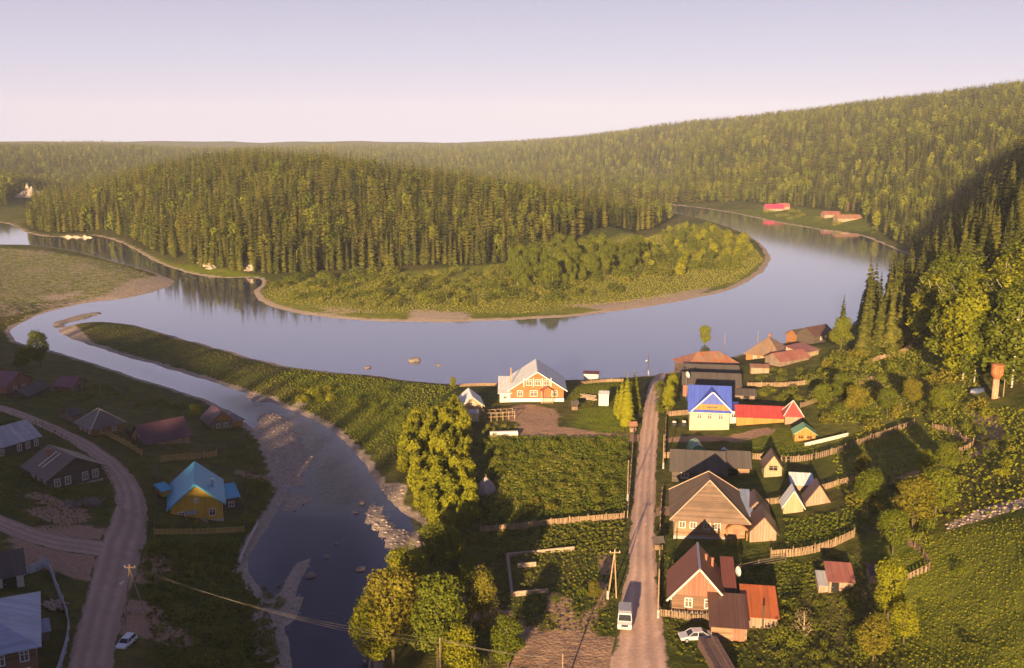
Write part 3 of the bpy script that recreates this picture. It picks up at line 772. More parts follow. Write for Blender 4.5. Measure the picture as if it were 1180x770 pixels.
ROOFS = {
    'mauve': ('mauve_metal', (.20, .06, .095), dict(pitch=.4)),
    'maroon': ('maroon_metal', (.095, .036, .055), dict(pitch=.4)),
    'greymetal': ('grey_metal', (.42, .41, .46), dict(pitch=.6, rust=(.30, .27, .29), rustamt=.6)),
    'bluegrey': ('blue_grey_metal', (.31, .36, .50), dict(pitch=.7, rust=(.42, .43, .50), rustamt=.64)),
    'brown': ('brown_sheet', (.115, .055, .042), dict(pitch=.5)),
    'browntile': ('brown_slate', (.14, .095, .085), dict(pitch=.35)),
    'cyan': ('bright_blue_metal', (.035, .36, .58), dict(pitch=.35, rib=.04, var=.06)),
    'white': ('white_metal', (.80, .79, .80), dict(pitch=.55, var=.08)),
    'royal': ('royal_blue_metal', (.06, .10, .48), dict(pitch=.35, rib=.04, var=.08)),
    'red': ('red_metal', (.40, .055, .055), dict(pitch=.35, rib=.04, var=.12)),
    'rust': ('rusty_sheet', (.31, .18, .12), dict(pitch=.6, rust=(.36, .10, .035), rustamt=.52)),
    'pinkrust': ('faded_red_sheet', (.32, .11, .09), dict(pitch=.6, rust=(.34, .22, .15), rustamt=.6)),
    'oldslate': ('old_tan_slate', (.26, .16, .105), dict(pitch=.45, rust=(.24, .17, .13), rustamt=.58)),
    'dark': ('dark_tar_paper', (.075, .060, .060), dict(pitch=.9, rib=.03, rough=.8)),
    'oldplank': ('old_roof_planks', (.19, .12, .085), dict(pitch=.22, rough=.85, var=.35)),
    'redbrown': ('red_brown_metal', (.20, .062, .040), dict(pitch=.35, rib=.04)),
    'orange': ('orange_rust_sheet', (.42, .11, .030), dict(pitch=.7, rib=.03, rust=(.32, .09, .03), rustamt=.55)),
    'green': ('pale_green_metal', (.20, .42, .22), dict(pitch=.35, rib=.04)),
    'magenta': ('magenta_metal', (.50, .04, .12), dict(pitch=.5)),
}
# --- left bank, in the evening shade
house('log_house', 'small log house with mauve roof at the far left edge', 'house', (8, 456), (38, 447), 8, 2.8, 2.6, 'gable_front', W_REDB, RF('mauve', 'Y'), wins=[('front', -1.4, 1.5, .8, 1.0), ('front', 1.2, 1.5, .8, 1.0)], chim=[(.8, 1, .5, 6.0, BRICK)])
house('shed', 'dark lean shed just right of the mauve-roofed log house', 'shed', (32, 462), (58, 450), 5, 1.8, 1.3, 'gable_side', W_DARKLOG, RF('dark', 'X'), door=('front', .5, .9, 1.6, DARKW))
house('barn', 'little barn with a mauve roof near the stream, beside the far left houses', 'barn', (83, 453), (100, 447), 5, 2.0, 1.7, 'gable_front', W_GREYB, RF('mauve', 'Y'), door=('front', 0, .9, 1.7, DARKW))
house('long_house', 'long dark house with pale grey metal roof at the left edge', 'house', (-14, 532), (46, 514), 8, 2.9, 2.6, 'gable_side', W_DARKLOG, RF('greymetal', 'X'), wins=[('front', u, 1.6, .75, 1.1, GLASSW) for u in (-2.5, 1.1, 2.9, 4.7)], door=('right', 0, 1, 2, DARKW))
r, w_, d_ = house('village_house', 'dark log house with brown roof and white windows above the road fork', 'house', (58, 566), (118, 550), 10, 3.1, 2.6, 'gable_front', W_DARKLOG, RF('brown', 'Y'), over=.7, base=.5,
      wins=[('front', u, 1.75, .9, 1.3, GLASSW) for u in (-3.4, -1.5, 1.6, 3.5)] + [('left', u, 1.75, .9, 1.3, GLASSW) for u in (-3, -.6, 1.8)], chim=[(-1.6, 1.8, .7, 5.9, BRICK)], gable=W_DARKLOG)
k_ = 2.6 / (w_ / 2)
for yy in (-.6, .9):
    mb = MB(); slab(mb, (-.5, 3.1 + 2.6 - k_ * .5 + .12), (-w_ / 2 + .8, 3.1 + k_ * .8 + .12), yy, yy + .28, .06, 'y')
    mb.build('roof_board', WHITE, r)
house('village_house', 'small hip-roofed house with pale ridge strips between road and stream', 'house', (107, 504), (142, 496), 7, 2.7, 2.7, 'hip', W_ORANGELOG, RF('browntile', 'X'), over=.6, inset=3.6, ridgecap=plain('pale_ridge', (.5, .45, .44), .6, .1),
      wins=[('front', -1.2, 1.5, .8, 1.1, GLASSW), ('front', 1.4, 1.5, .8, 1.1, GLASSW), ('left', -2, 1.5, .8, 1.1, GLASSW), ('left', 0, 1.5, .8, 1.1, GLASSW), ('left', 2, 1.5, .8, 1.1, GLASSW)])
house('shed', 'low grey shed behind the hip-roofed house by the road', 'shed', (84, 487), (94, 484), 4, 1.8, 1, 'gable_side', W_GREYB, RF('dark', 'X'))
house('barn', 'long barn with dark maroon roof and pale plank gable', 'barn', (168, 518), (219, 507), 7.5, 2.3, 3.0, 'gable_side', W_PINKB, RF('maroon', 'X'), over=.5, door=('left', 0, 1.2, 1.8, W_GREYB))
house('summer_house', 'small orange-gabled house with maroon roof closest to the stream', 'house', (244, 496), (268, 492), 6, 2.5, 2.2, 'gable_front', W_GREYB, RF('maroon', 'Y'), over=.8, gable=W_ORANGEB, wins=[('front', -.9, 1.3, .7, .8), ('front', .9, 1.3, .7, .8)])
house('lean_to', 'open lean-to with maroon roof against the orange-gabled house', 'shed', (268, 493), (280, 490), 4, 1.6, .5, 'mono', W_ORANGEB, RF('maroon', 'X'))
r, w_, d_ = house('cottage', 'yellow cottage with bright blue metal roof', 'house', (197, 600), (257, 593), 12, 3.5, 3.7, 'gable_front', W_YELLOW, RF('cyan', 'Y'), over=.55, gable=W_YELLOW, trim=plain('blue_trim', (.04, .3, .5), .5, .1), base=.35,
      wins=[('front', -2.6, 1.7, .9, 1.1), ('front', 2.6, 1.7, .9, 1.1), ('front', 0, 4.2, .5, .7), ('left', -2, 1.7, .9, 1.1), ('right', -2.5, 1.7, .9, 1.1)], chim=[(2.9, -1.5, .4, 6.2, METAL)])
mb = MB()
for i in range(7): mb.box(.1, 1.8, -d_ / 2 - 2.2 + i * .3, -d_ / 2 - 1.92 + i * .3, -.6, .05 + i * .12)
mb.build('steps', W_GREYB, r)
mb = MB().box(-1.9, .1, -d_ / 2 - 1.5, -d_ / 2 - .02, 2.3, 2.38); mb.build('porch_roof', RF('bluegrey', 'X'), r)
mb = MB()
for x in (-1.8, 0): mb.box(x - .06, x + .06, -d_ / 2 - 1.4, -d_ / 2 - 1.28, -.5, 2.29)
mb.box(-1.74, -.06, -d_ / 2 - 1.36, -d_ / 2 - 1.32, .5, .9); mb.build('porch', W_YELLOW, r)
house('annex', 'low annex with bright blue roof on the right of the yellow cottage', 'annex', (258, 589), (276, 586), 5, 2.6, .8, 'mono', W_DARKLOG, RF('cyan', 'X'), over=.3, wins=[('front', 0, 1.4, .8, .8)])
house('lean_to', 'small bright blue roofed lean-to on the left of the yellow cottage', 'shed', (187, 574), (197, 571), 2.2, 1.4, .6, 'mono', W_YELLOW, RF('cyan', 'X'), over=.25)
house('garage', 'whitewashed garage with dark ribbed roof at the left edge', 'garage', (-30, 684), (28, 672), 6.5, 2.2, 2.0, 'gable_side', W_WHITE, RF('dark', 'X'), door=('front', 1.3, 1.5, 1.5, DARKOPEN))
house('village_house', 'big house with blue-grey hipped metal roof in the bottom left corner', 'house', (-124, 806), (43, 770), 14, 4.4, 3.2, 'hip', W_BROWNLOG, RF('bluegrey', 'Y'), over=.7,
      wins=[('front', u, 3.0, .8, 1.2, GLASSW) for u in (6.0, 3.5, 1.0)] + [('front', u, .9, .8, .9, GLASSW) for u in (6.0, 3.5)] + [('right', u, 3, .8, 1.2) for u in (-4, 0, 4)], wframe=plain('blue_white_paint', (.6, .66, .78), .5, .08))
house('shed', 'low grey-blue roofed yard shed inside the white metal fence', 'shed', (45, 740), (58, 737), 2.5, 1.3, .4, 'mono', W_GREYB, RF('bluegrey', 'X'), over=.2)
# --- river front
r, w_, d_ = house('river_house', 'two-storey orange log house with white metal roof on the river bank', 'house', (589, 464), (649, 462), 13, yaw=.0, wh=3.5, rh=4.3, roof='gable_front', wall=W_ORANGELOG, rmat=RF('white', 'Y'), over=.8, base=.95, trim=WHITE,
      wins=[('front', u, 5.0, 1.25, 1.3, GLASSW) for u in (-2.1, .1, 2.3)] + [('front', -4.3, 2.2, 1.25, 1.3, GLASSW), ('front', -.9, 2.2, 1.7, 1.3, GLASSW), ('front', 4.3, 2.2, 1.25, 1.3, GLASSW)] + [('right', u, 2.2, 1.2, 1.3, GLASSW) for u in (-4, 0, 4)], chim=[(-6.6, -2, .35, 7.6, POLE)])
mb = MB()
for u in (-3.35, -1.0, 1.2, 3.4): mb.box(u - .09, u + .09, -d_ / 2 - .07, -d_ / 2 - .01, 3.9, 6.2)
mb.build('corner_board', WHITE, r)
cp = MB()
for s in (-1, 1): slab(cp, (2.4, 4.3), (2.4 + s * 1.75, 3.2), -d_ / 2 - 2.0, -d_ / 2 - .12, .08, 'y')
cp.build('porch_roof', RF('red', 'Y'), r)
mb = MB()
for x in (1.0, 3.8): mb.box(x - .07, x + .07, -d_ / 2 - 1.8, -d_ / 2 - 1.66, -.8, 3.25)
for i in range(11): mb.box(1.05 + i * .25, 1.12 + i * .25, -d_ / 2 - 1.76, -d_ / 2 - 1.72, .1, 1.5)
mb.box(1.0, 3.8, -d_ / 2 - 1.78, -d_ / 2 - 1.68, 1.5, 1.58); mb.box(.9, 3.9, -d_ / 2 - 1.9, -d_ / 2 - .12, -.8, .1)
mb.build('porch', W_PALE, r)
MB().box(1.9, 2.9, -d_ / 2 - .06, -d_ / 2 + .02, .2, 2.4).build('door', W_REDB, r)
house('annex', 'white low annex on the left of the white-roofed river house', 'annex', (576, 464), (588, 463.4), 10, 2.4, 1.6, 'mono', W_WHITE, RF('white', 'X'), over=.5, yaw=.0, wins=[('front', 0, 1.4, .8, .8)])
house('summer_house', 'small gabled house with half rusty half white roof at the willow edge', 'house', (533, 480), (556, 479), 8, 2.8, 2.0, 'gable_front', W_PALE, RF('white', 'Y'), over=.5, wins=[('front', 0, 3.2, .6, .5)])
house('lean_to', 'pale yellow box lean-to in front of the willow-edge house', 'shed', (534, 487), (552, 486), 2.0, 2.1, .4, 'mono', W_CREAM, RF('greymetal', 'X'), over=.1)
house('privy', 'white box-shaped outhouse on the lawn left of the road', 'outhouse', (690, 468), (701, 467.5), 2.2, 2.8, .35, 'mono', W_WHITE, RF('white', 'X'), over=.12)
house('boathouse', 'low white hut with dark roof at the water left of the road', 'hut', (673, 438), (689, 437), 3, 1.7, .5, 'gable_side', W_WHITE, RF('maroon', 'X'), over=.2)
# --- right of the road
r, w_, d_ = house('village_house', 'cream house with royal blue roof and cross gable beside the road', 'house', (795, 496), (839, 495), 8, 4.9, 4.4, 'gable_side', W_CREAM, RF('royal', 'X'), over=.5,
      wins=[('front', u, 3.4, .9, 1.2, GLASSW) for u in (-2.2, 0, 2.4)] + [('left', 0, 3.4, .9, 1.2)])
g = MB()
gu0, gu1 = -w_ / 2 + .7, w_ / 2 + .25; gc = (gu0 + gu1) / 2; gh_ = 4.2
for s, u in ((-1, gu0), (1, gu1)):
    slab(g, (gc, 4.9 + gh_), (u + s * .35, 4.9 - .25), -d_ / 2 - .75, .3, .1, 'y')
g.build('roof', RF('royal', 'Y'), r)
MB().prism([(gu0 + 1.2, 4.9 + 1.3), (gu1 - 1.2, 4.9 + 1.3), (gc, 4.9 + gh_ - .15)], -d_ / 2 - .35, -d_ / 2 + .05, 'xz').build('gable', RF('royal', 'X'), r)
MB().prism([(gu0 + .1, 4.9), (gu1 - .1, 4.9), (gu1 - 1.2, 4.9 + 1.3), (gu0 + 1.2, 4.9 + 1.3)], -d_ / 2 - .25, -d_ / 2 + .04, 'xz').build('gable_band', W_ORANGEB, r)
t = MB()
for s, u in ((-1, gu0), (1, gu1)): slab(t, (gc, 4.9 + gh_ - .15), (u + s * .35, 4.9 - .4), -d_ / 2 - .82, -d_ / 2 - .77, .26, 'y')
t.build('bargeboard', plain('pale_blue_trim', (.45, .48, .72), .5, .06), r)
window(r, Matrix.Translation((gc, -d_ / 2 - .26, 5.55)) @ Matrix.Rotation(math.pi, 4, 'Z'), 2.6, .5, W_YELLOW, GLASSW, False)
house('annex', 'small white annex with blue roof against the blue-roofed house', 'annex', (840, 488), (850, 487.6), 4, 3.0, .8, 'mono', W_WHITE, RF('royal', 'X'), over=.25, wins=[('front', 0, 1.9, .8, .9)])
house('barn', 'long low orange barn with red metal roof', 'barn', (850, 489), (905, 488), 6, 2.2, 1.7, 'gable_side', W_ORANGEB, RF('red', 'X'), over=.4)
house('pavilion', 'pinkish square pavilion with red pyramid roof at the end of the red barn', 'pavilion', (905, 488.5), (923, 488), 3.6, 2.5, 2.5, 'hip', W_PINKB, RF('red', 'X'), over=.4, ridgecap=plain('pale_ridge', (.5, .45, .44), .6, .1))
house('gazebo', 'small orange gazebo with pale green roof in the lawn', 'gazebo', (917, 508), (938, 506.5), 3.2, 1.7, 1.4, 'gable_front', W_ORANGEB, RF('green', 'Y'), over=.35, wins=[('front', -.85, 1.0, .95, .6, DARKOPEN), ('front', .85, 1.0, .95, .6, DARKOPEN)], wframe=W_ORANGEB)
house('village_house', 'brick-red house with dark roof directly behind the blue-roofed house', 'house', (789, 458), (850, 455), 7, 3.2, 2.2, 'gable_side', W_REDB, RF('dark', 'X'), over=.4, wins=[('front', u, 1.8, .8, 1.0) for u in (3.5, 5.0)])
house('woodshed', 'low dark woodshed right of the brick-red house', 'shed', (842, 463), (868, 461), 4, 1.8, .9, 'gable_side', W_GREYB, RF('dark', 'X'), door=('front', 1, 1.2, 1.4, DARKOPEN))
house('barn', 'dark tarred barn between the rusty-roofed house and the brick-red house', 'barn', (786, 437), (848, 434), 6, 2.0, 2.0, 'gable_side', DARKW, RF('dark', 'X'), over=.4)
house('long_house', 'long house with rust-patched hipped roof at the river end of the road', 'house', (792, 425), (853, 422), 10, 2.6, 2.9, 'hip', W_BROWNLOG, RF('rust', 'X'), over=.7, wins=[('front', u, 1.5, .8, 1.0) for u in (-5, -3, 3, 5)] + [('left', -2, 1.5, .8, 1)])
house('village_house', 'orange log house with large tan hipped roof near the spruces', 'house', (866, 409), (892, 417), 11, 3.7, 4.3, 'hip', W_ORANGELOG, RF('oldslate', 'X'), over=.7, yaw=-.55, wins=[('front', u, 1.9, .8, 1.2, GLASSW) for u in (-2.4, -.1, 2.2)], chim=[(0, 1, .6, 8.6, BRICK)])
house('barn', 'faded red roofed barn in front of the orange log house', 'barn', (899, 421), (932, 416), 6, 1.7, 1.6, 'gable_side', W_GREYB, RF('pinkrust', 'X'), over=.5)
house('lean_to', 'red roofed lean-to on the right of the faded red barn', 'shed', (925, 413), (943, 409), 6, 1.7, .9, 'mono', W_PALE, RF('pinkrust', 'X'))
house('village_house', 'small orange house with dark roof in the row by the river spruces', 'house', (920, 396), (937, 394), 6, 2.7, 1.6, 'gable_side', W_ORANGELOG, RF('dark', 'X'))
house('village_house', 'maroon-roofed house with white windows partly behind the riverside spruce', 'house', (938, 396), (960, 392), 7, 2.8, 2.2, 'gable_side', W_DARKLOG, RF('brown', 'X'), wins=[('front', u, 1.6, .8, 1.0, GLASSW) for u in (-1.4, 1.0)])
house('shed', 'weathered pink board shed in the terraced garden under the tan hipped roof', 'shed', (866, 431), (885, 430), 2.5, 1.7, .5, 'mono', W_PINKB, RF('rust', 'X'), over=.15)
house('long_house', 'dark-roofed house with one white window behind the big tan log house', 'house', (776, 557), (831, 553), 7, 2.5, 2.7, 'gable_side', W_DARKLOG, RF('dark', 'X'), over=.5, wins=[('front', -2.4, 1.5, 1.2, 1.2, GLASSW)], door=('front', 1.5, 1, 1.9, DARKW))
house('barn', 'smaller dark-roofed barn joined to the right of the dark-roofed house', 'barn', (833, 549), (862, 547), 6, 2.0, 2.1, 'gable_side', W_TANLOG, RF('dark', 'X'), over=.4, door=('front', -.5, 1.6, 1.6, DARKOPEN))
r, w_, d_ = house('village_house', 'large tan log house with broad hipped roof and four white windows', 'house', (778, 622), (856, 619), 12, 4.1, 4.6, 'hip', W_TANLOG, RF('oldplank', 'Y'), over=.8, inset=4.6, base=.6,
      wins=[('front', u, 2.7, .85, 1.45, GLASSW) for u in (-4.3, -2.6, -.4, 1.2)] + [('left', u, 2.7, .85, 1.45) for u in (-3, 0, 3)], ridgecap=plain('pale_plank', (.42, .30, .22), .8, .2))
pr = MB()
for i in range(12):
    t0, t1 = math.pi * i / 12, math.pi * (i + 1) / 12
    pr.prism([(4.2 + 1.55 * math.cos(t0), 2.2 + 1.0 * math.sin(t0)), (4.2 + 1.75 * math.cos(t0), 2.2 + 1.2 * math.sin(t0)), (4.2 + 1.75 * math.cos(t1), 2.2 + 1.2 * math.sin(t1)), (4.2 + 1.55 * math.cos(t1), 2.2 + 1.0 * math.sin(t1))], -d_ / 2 - 1.1, -d_ / 2 - .1, 'xz')
for x in (2.65, 5.75): pr.box(x - .1, x + .1, -d_ / 2 - 1.0, -d_ / 2 - .8, -.8, 2.2)
pr.build('porch', W_ORANGELOG, r)
MB().box(3.7, 4.7, -d_ / 2 - .06, -d_ / 2 + .03, .3, 2.2).build('door', W_REDB, r)
MB().box(-.45, .45, -3.2, -2.4, 5.6, 7.6).build('chimney', BRICK, r)
house('side_wing', 'grey-sided plank wing along the right of the large tan log house', 'annex', (858, 612), (866, 611), 9, 2.6, 1.0, 'mono', W_TANLOG, RF('bluegrey', 'X'), over=.2)
house('shed', 'brown gabled shed, upper of the two beside the large tan log house', 'shed', (858, 605), (884, 602), 5, 1.9, 2.3, 'gable_front', W_GREYB, RF('brown', 'Y'), over=.4)
house('shed', 'brown gabled shed, lower of the two beside the large tan log house', 'shed', (865, 625), (893, 623), 5, 1.9, 2.4, 'gable_front', W_PINKB, RF('brown', 'Y'), over=.4)
house('bathhouse', 'narrow pale bathhouse with steep gable and dark opening', 'bathhouse', (881, 550), (900, 549), 4, 2.0, 2.3, 'gable_front', W_PALE, RF('brown', 'Y'), over=.3, wins=[('front', 0, 1.9, 1.5, .9, DARKOPEN)], wframe=W_PALE)
house('shed', 'low shed with white sloping roof behind the white steep-roofed hut', 'shed', (916, 567), (933, 563), 3, 1.3, .9, 'mono', W_PINKB, RF('white', 'X'), over=.3)
house('hut', 'steep little hut with white roof and pale plank gable', 'hut', (904, 592), (924, 590), 3.2, 1.4, 2.6, 'gable_front', W_PALE, RF('white', 'Y'), over=.25)
house('hut', 'steep brown A-frame hut with plank gable, rightmost of the garden huts', 'hut', (931, 583), (955, 580), 3.4, .8, 3.0, 'gable_front', W_PINKB, RF('brown', 'Y'), over=.2)
r, w_, d_ = house('village_house', 'brown plank-gabled house with red-brown roof beside the road', 'house', (775, 711), (833, 707), 7.5, 2.8, 4.0, 'gable_front', W_BROWNLOG, RF('redbrown', 'Y'), over=.6, base=.5, trim=plain('pale_trim', (.6, .5, .46), .6, .1), gable=W_REDB, ridgecap=METAL,
      wins=[('front', -1.3, 1.75, .85, 1.15, GLASSW), ('front', 1.3, 1.75, .85, 1.15, GLASSW), ('left', 1.5, 1.75, .85, 1.15), ('left', -1.5, 1.75, .85, 1.15)], chim=[(1.1, 1.5, .3, 6.4, W_REDB), (2.0, 1.8, .28, 5.8, BRICK)])
house('annex', 'red-brown roofed annex on the right of the plank-gabled house', 'annex', (834, 702), (845, 700), 7, 3.0, 1.2, 'mono', W_BROWNLOG, RF('redbrown', 'X'), over=.2)
house('shed', 'dark brown roofed shed in front of the plank-gabled house', 'shed', (821, 741), (858, 736), 6, 2.0, 1.4, 'mono', W_TANLOG, RF('brown', 'X'), over=.3, door=('front', 1.2, 1.3, 1.5, W_REDB))
r, w_, d_ = house('shed', 'shed with bright rust-orange sheet roof', 'shed', (859, 726), (893, 722), 5.5, 1.7, 1.5, 'mono', W_PINKB, RF('orange', 'X'), over=.3)
MB().tube([(.3, -2.9, 0), (.3, -2.9, 3.4)], .12, 8).build('stove_pipe', DARKW, r)
house('hut', 'pinkish plank hut with two-part metal roof in the lower right garden', 'hut', (957, 682), (981, 679), 3.6, 1.7, 1.0, 'mono', W_PINKB, RF('pinkrust', 'X'), over=.25, door=('front', -.8, .8, 1.4, DARKOPEN))
house('shed', 'low lean-to attached left of the pinkish plank hut', 'shed', (944, 683), (957, 682), 3, 1.1, .7, 'mono', W_PINKB, RF('greymetal', 'X'), over=.15)
house('shed', 'small maroon-roofed shelter beside the conical tree in the lower right', 'shed', (1006, 671), (1029, 667), 2.5, 1.1, .5, 'mono', W_GREYB, RF('maroon', 'X'), over=.15)
# --- farmsteads across the river
for lab, A, B, dp, wh, rh, wm_, rk in [
    ('magenta-roofed farmhouse on the far bank below the forest', (887, 244), (899, 243), 7, 3, 3.6, W_PINKB, 'magenta'),
    ('tiny pink cabin right of the magenta farmhouse', (901, 242), (908, 241.5), 6, 3, 3, W_PINKB, 'pinkrust'),
    ('low white farmhouse with red roof, left of the far bank pair', (954, 251), (964, 250), 8, 2.6, 2.4, W_PINKB, 'pinkrust'),
    ('long white farmhouse with tan roof, right of the far bank pair', (968, 255), (990, 254), 9, 2.8, 2.6, W_PINKB, 'rust'),
    ('small brick cabin at the forest edge above the white farmhouses', (985, 242), (998, 241), 8, 3, 3, W_REDB, 'pinkrust')]:
    house('farmhouse', lab, 'farmhouse', A, B, dp, wh, rh, 'gable_side', wm_, RF(rk, 'X'), yaw=.08, wins=[('front', u, 1.6, 1, 1.2) for u in (-2, 2)])

# ------------------------------------------------------------------ fences, poles, garden furniture
def fence(label, px, h, mat, kind='picket', post_every=3.0, name='plank_fence', lean=.04, group=None, seed=0):
    rg = random.Random(hash(label) % 1000 if False else len(label) * 7 + seed)
    P = catmull(np.array([G(*p) for p in px]), 6, False) if len(px) > 2 else np.array([G(*p) for p in px])
    seg = np.linalg.norm(np.diff(P, axis=0), axis=1); cum = np.concatenate([[0], np.cumsum(seg)]); Ltot = cum[-1]
    at = lambda s: np.array([np.interp(s, cum, P[:, 0]), np.interp(s, cum, P[:, 1])])
    o0 = at(0); z0 = float(Hs(np.array([o0[0]]), np.array([o0[1]]))[0])
    root = thing(name, (o0[0], o0[1], z0), 0, label, 'fence', group)
    bw = {'picket': .16, 'solid': .5, 'metal': 1.1, 'rail': 0, 'loose': .3}[kind]
    np_ = max(2, int(Ltot / post_every) + 1)
    S = np.linspace(0, Ltot, np_)
    pts = np.array([at(s) for s in S]); pz = Hs(pts[:, 0], pts[:, 1])
    for i in range(np_):
        x, y, z = pts[i][0] - o0[0], pts[i][1] - o0[1], pz[i] - z0
        hh = h * rg.uniform(.98, 1.12)
        MB().box(x - .07, x + .07, y - .07, y + .07, z - .4, z + hh).build('post', mat, root)
    b = MB()
    if bw:
        gap = .05 if kind != 'loose' else .12
        n = int(Ltot / (bw + gap))
        ss = np.linspace(.1, Ltot - .1, n)
        q = np.array([at(s) for s in ss]); qz = Hs(q[:, 0], q[:, 1])
        for i in range(n):
            if kind == 'loose' and rg.random() < .12: continue
            t = at(min(ss[i] + .05, Ltot)) - at(max(ss[i] - .05, 0)); ang = math.atan2(t[1], t[0])
            M = Matrix.Translation((q[i][0] - o0[0], q[i][1] - o0[1], qz[i] - z0)) @ Matrix.Rotation(ang, 4, 'Z') @ Matrix.Rotation(rg.gauss(0, lean), 4, 'Y')
            hh = h * rg.uniform(.86, 1.04) if kind != 'metal' else h
            b.box(-bw / 2, bw / 2, -.1, -.075, .05, hh * .88, M)
    rails = (.35, .8) if kind != 'rail' else (.3, .62, .92)
    for f in rails:
        for i in range(np_ - 1):
            p, q_ = pts[i] - o0, pts[i + 1] - o0
            b.tube([(p[0], p[1], pz[i] - z0 + h * f), (q_[0], q_[1], pz[i + 1] - z0 + h * f)], .045 if kind != 'rail' else .06, 5)
    b.build('board_panel' if kind != 'rail' else 'rail', mat, root)
    return root
FW = boards('fence_planks', (.21, .14, .095), 'X', .2, .3)
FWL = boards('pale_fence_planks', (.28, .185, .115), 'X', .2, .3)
FWY = boards('yellow_fence_planks', (.42, .28, .09), 'X', .2, .2)
FWD = boards('dark_fence_planks', (.10, .075, .06), 'X', .2, .3)
FMT = boards('white_blue_metal_sheet', (.50, .52, .62), 'X', .3, .08, .4)
for lab, px, h, m, k in [
    ('tall dark plank fence along the right edge of the willow thicket', [(534, 484), (539, 520), (544, 565), (549, 602)], 1.6, FWD, 'picket'),
    ('pale plank fence along the bottom of the fenced potato garden', [(553, 613), (600, 610), (660, 603), (719, 598)], 1.3, FWL, 'picket'),
    ('rail fence between potato garden and road', [(730, 500), (727, 545), (723, 597)], 1.3, POLE, 'rail'),
    ('picket fence right of the road below the blue-roofed house', [(768, 478), (767, 500), (766, 524)], 1.4, FW, 'picket'),
    ('lit plank fence behind the two tyre planters', [(769, 480), (796, 478)], 1.5, FWL, 'picket'),
    ('plank fence right of the road at the tan log house', [(763, 570), (761, 600), (760, 640)], 1.3, FW, 'loose'),
    ('white-ended picket fence along the road by the plank-gabled house', [(760, 654), (759, 680), (759, 709)], 1.5, FW, 'picket'),
    ('low plank fence in front of the plank-gabled house', [(760, 710), (776, 712), (800, 716), (818, 715)], 1.2, FW, 'picket'),
    ('sunlit plank fence behind the dark-roofed houses', [(765, 528), (800, 528), (850, 529), (879, 530)], 1.5, FWL, 'picket'),
    ('long leaning plank fence climbing right from the narrow bathhouse', [(900, 533), (930, 531), (965, 522), (1005, 507), (1053, 491)], 1.4, FW, 'loose'),
    ('sunlit plank fence above the pinkish plank hut', [(888, 643), (925, 640), (958, 631), (984, 619)], 1.5, FWL, 'picket'),
    ('plank fence right of the steep garden huts', [(945, 566), (965, 560), (987, 554)], 1.3, FWL, 'picket'),
    ('plank fence across the terraced garden above the red barn', [(861, 446), (885, 446), (915, 445), (943, 441)], 1.4, FWL, 'picket'),
    ('plank fence from the red pavilion up to the bushes', [(922, 470), (940, 464), (957, 456)], 1.3, FW, 'picket'),
    ('old wall of boards around the upper meadow by the spruces', [(996, 422), (1012, 415), (1030, 411), (1048, 402), (1056, 393)], 1.4, FWL, 'solid'),
    ('crooked board fence among bushes under the upper meadow', [(990, 444), (1005, 438), (1014, 447), (1026, 458), (1038, 470)], 1.2, FW, 'loose'),
    ('bent board fence at the bend of the hillside track', [(1074, 494), (1096, 499), (1108, 508), (1122, 514), (1105, 524)], 1.2, FWL, 'loose'),
    ('short corner fence right of the maroon-roofed shelter', [(1036, 673), (1052, 665), (1071, 656), (1062, 640), (1054, 630)], 1.1, FW, 'loose'),
    ('yellow plank fence in front of the yellow cottage', [(178, 616), (210, 616), (245, 615), (281, 613)], 1.2, FWY, 'picket'),
    ('dark plank fence left of the yellow cottage', [(184, 545), (181, 575), (178, 614)], 1.4, FWD, 'picket'),
    ('dark plank fence right of the yellow cottage', [(284, 548), (284, 580), (282, 612)], 1.4, FWD, 'picket'),
    ('yellow fence between the hip-roofed house and the road', [(121, 501), (142, 512), (164, 526)], 1.5, FWY, 'picket'),
    ('yellow plank fence behind the yellow cottage', [(185, 533), (218, 530), (250, 526)], 1.6, FWY, 'picket'),
    ('white metal sheet fence around the bottom left yard', [(28, 663), (42, 659), (55, 655), (68, 686), (79, 717), (78, 745), (66, 785)], 1.5, FMT, 'metal'),
    ('low board fence along the bank left of the river house', [(530, 446), (552, 445), (572, 445)], 1.0, FWL, 'picket'),
    ('low board fence along the bank right of the river house', [(662, 444), (690, 441), (718, 440)], 1.0, FWL, 'picket'),
    ('crooked fence on the slope between the hip-roofed house and the maroon barn', [(146, 500), (158, 508), (166, 517)], 1.3, FWD, 'picket'),
    ('grey rail fence of the lower garden by the footpath', [(845, 660), (880, 652), (905, 648)], 1.1, FWD, 'rail'),
    ('sunlit plank fence in the lane between the huts', [(858, 585), (875, 583), (898, 580)], 1.3, FWL, 'picket'),
    ('post and rail fence around the orange-gabled house garden', [(282, 498), (278, 510), (262, 521), (225, 525)], 1.1, FWD, 'rail')]:
    fence(lab, px, h, m, k)

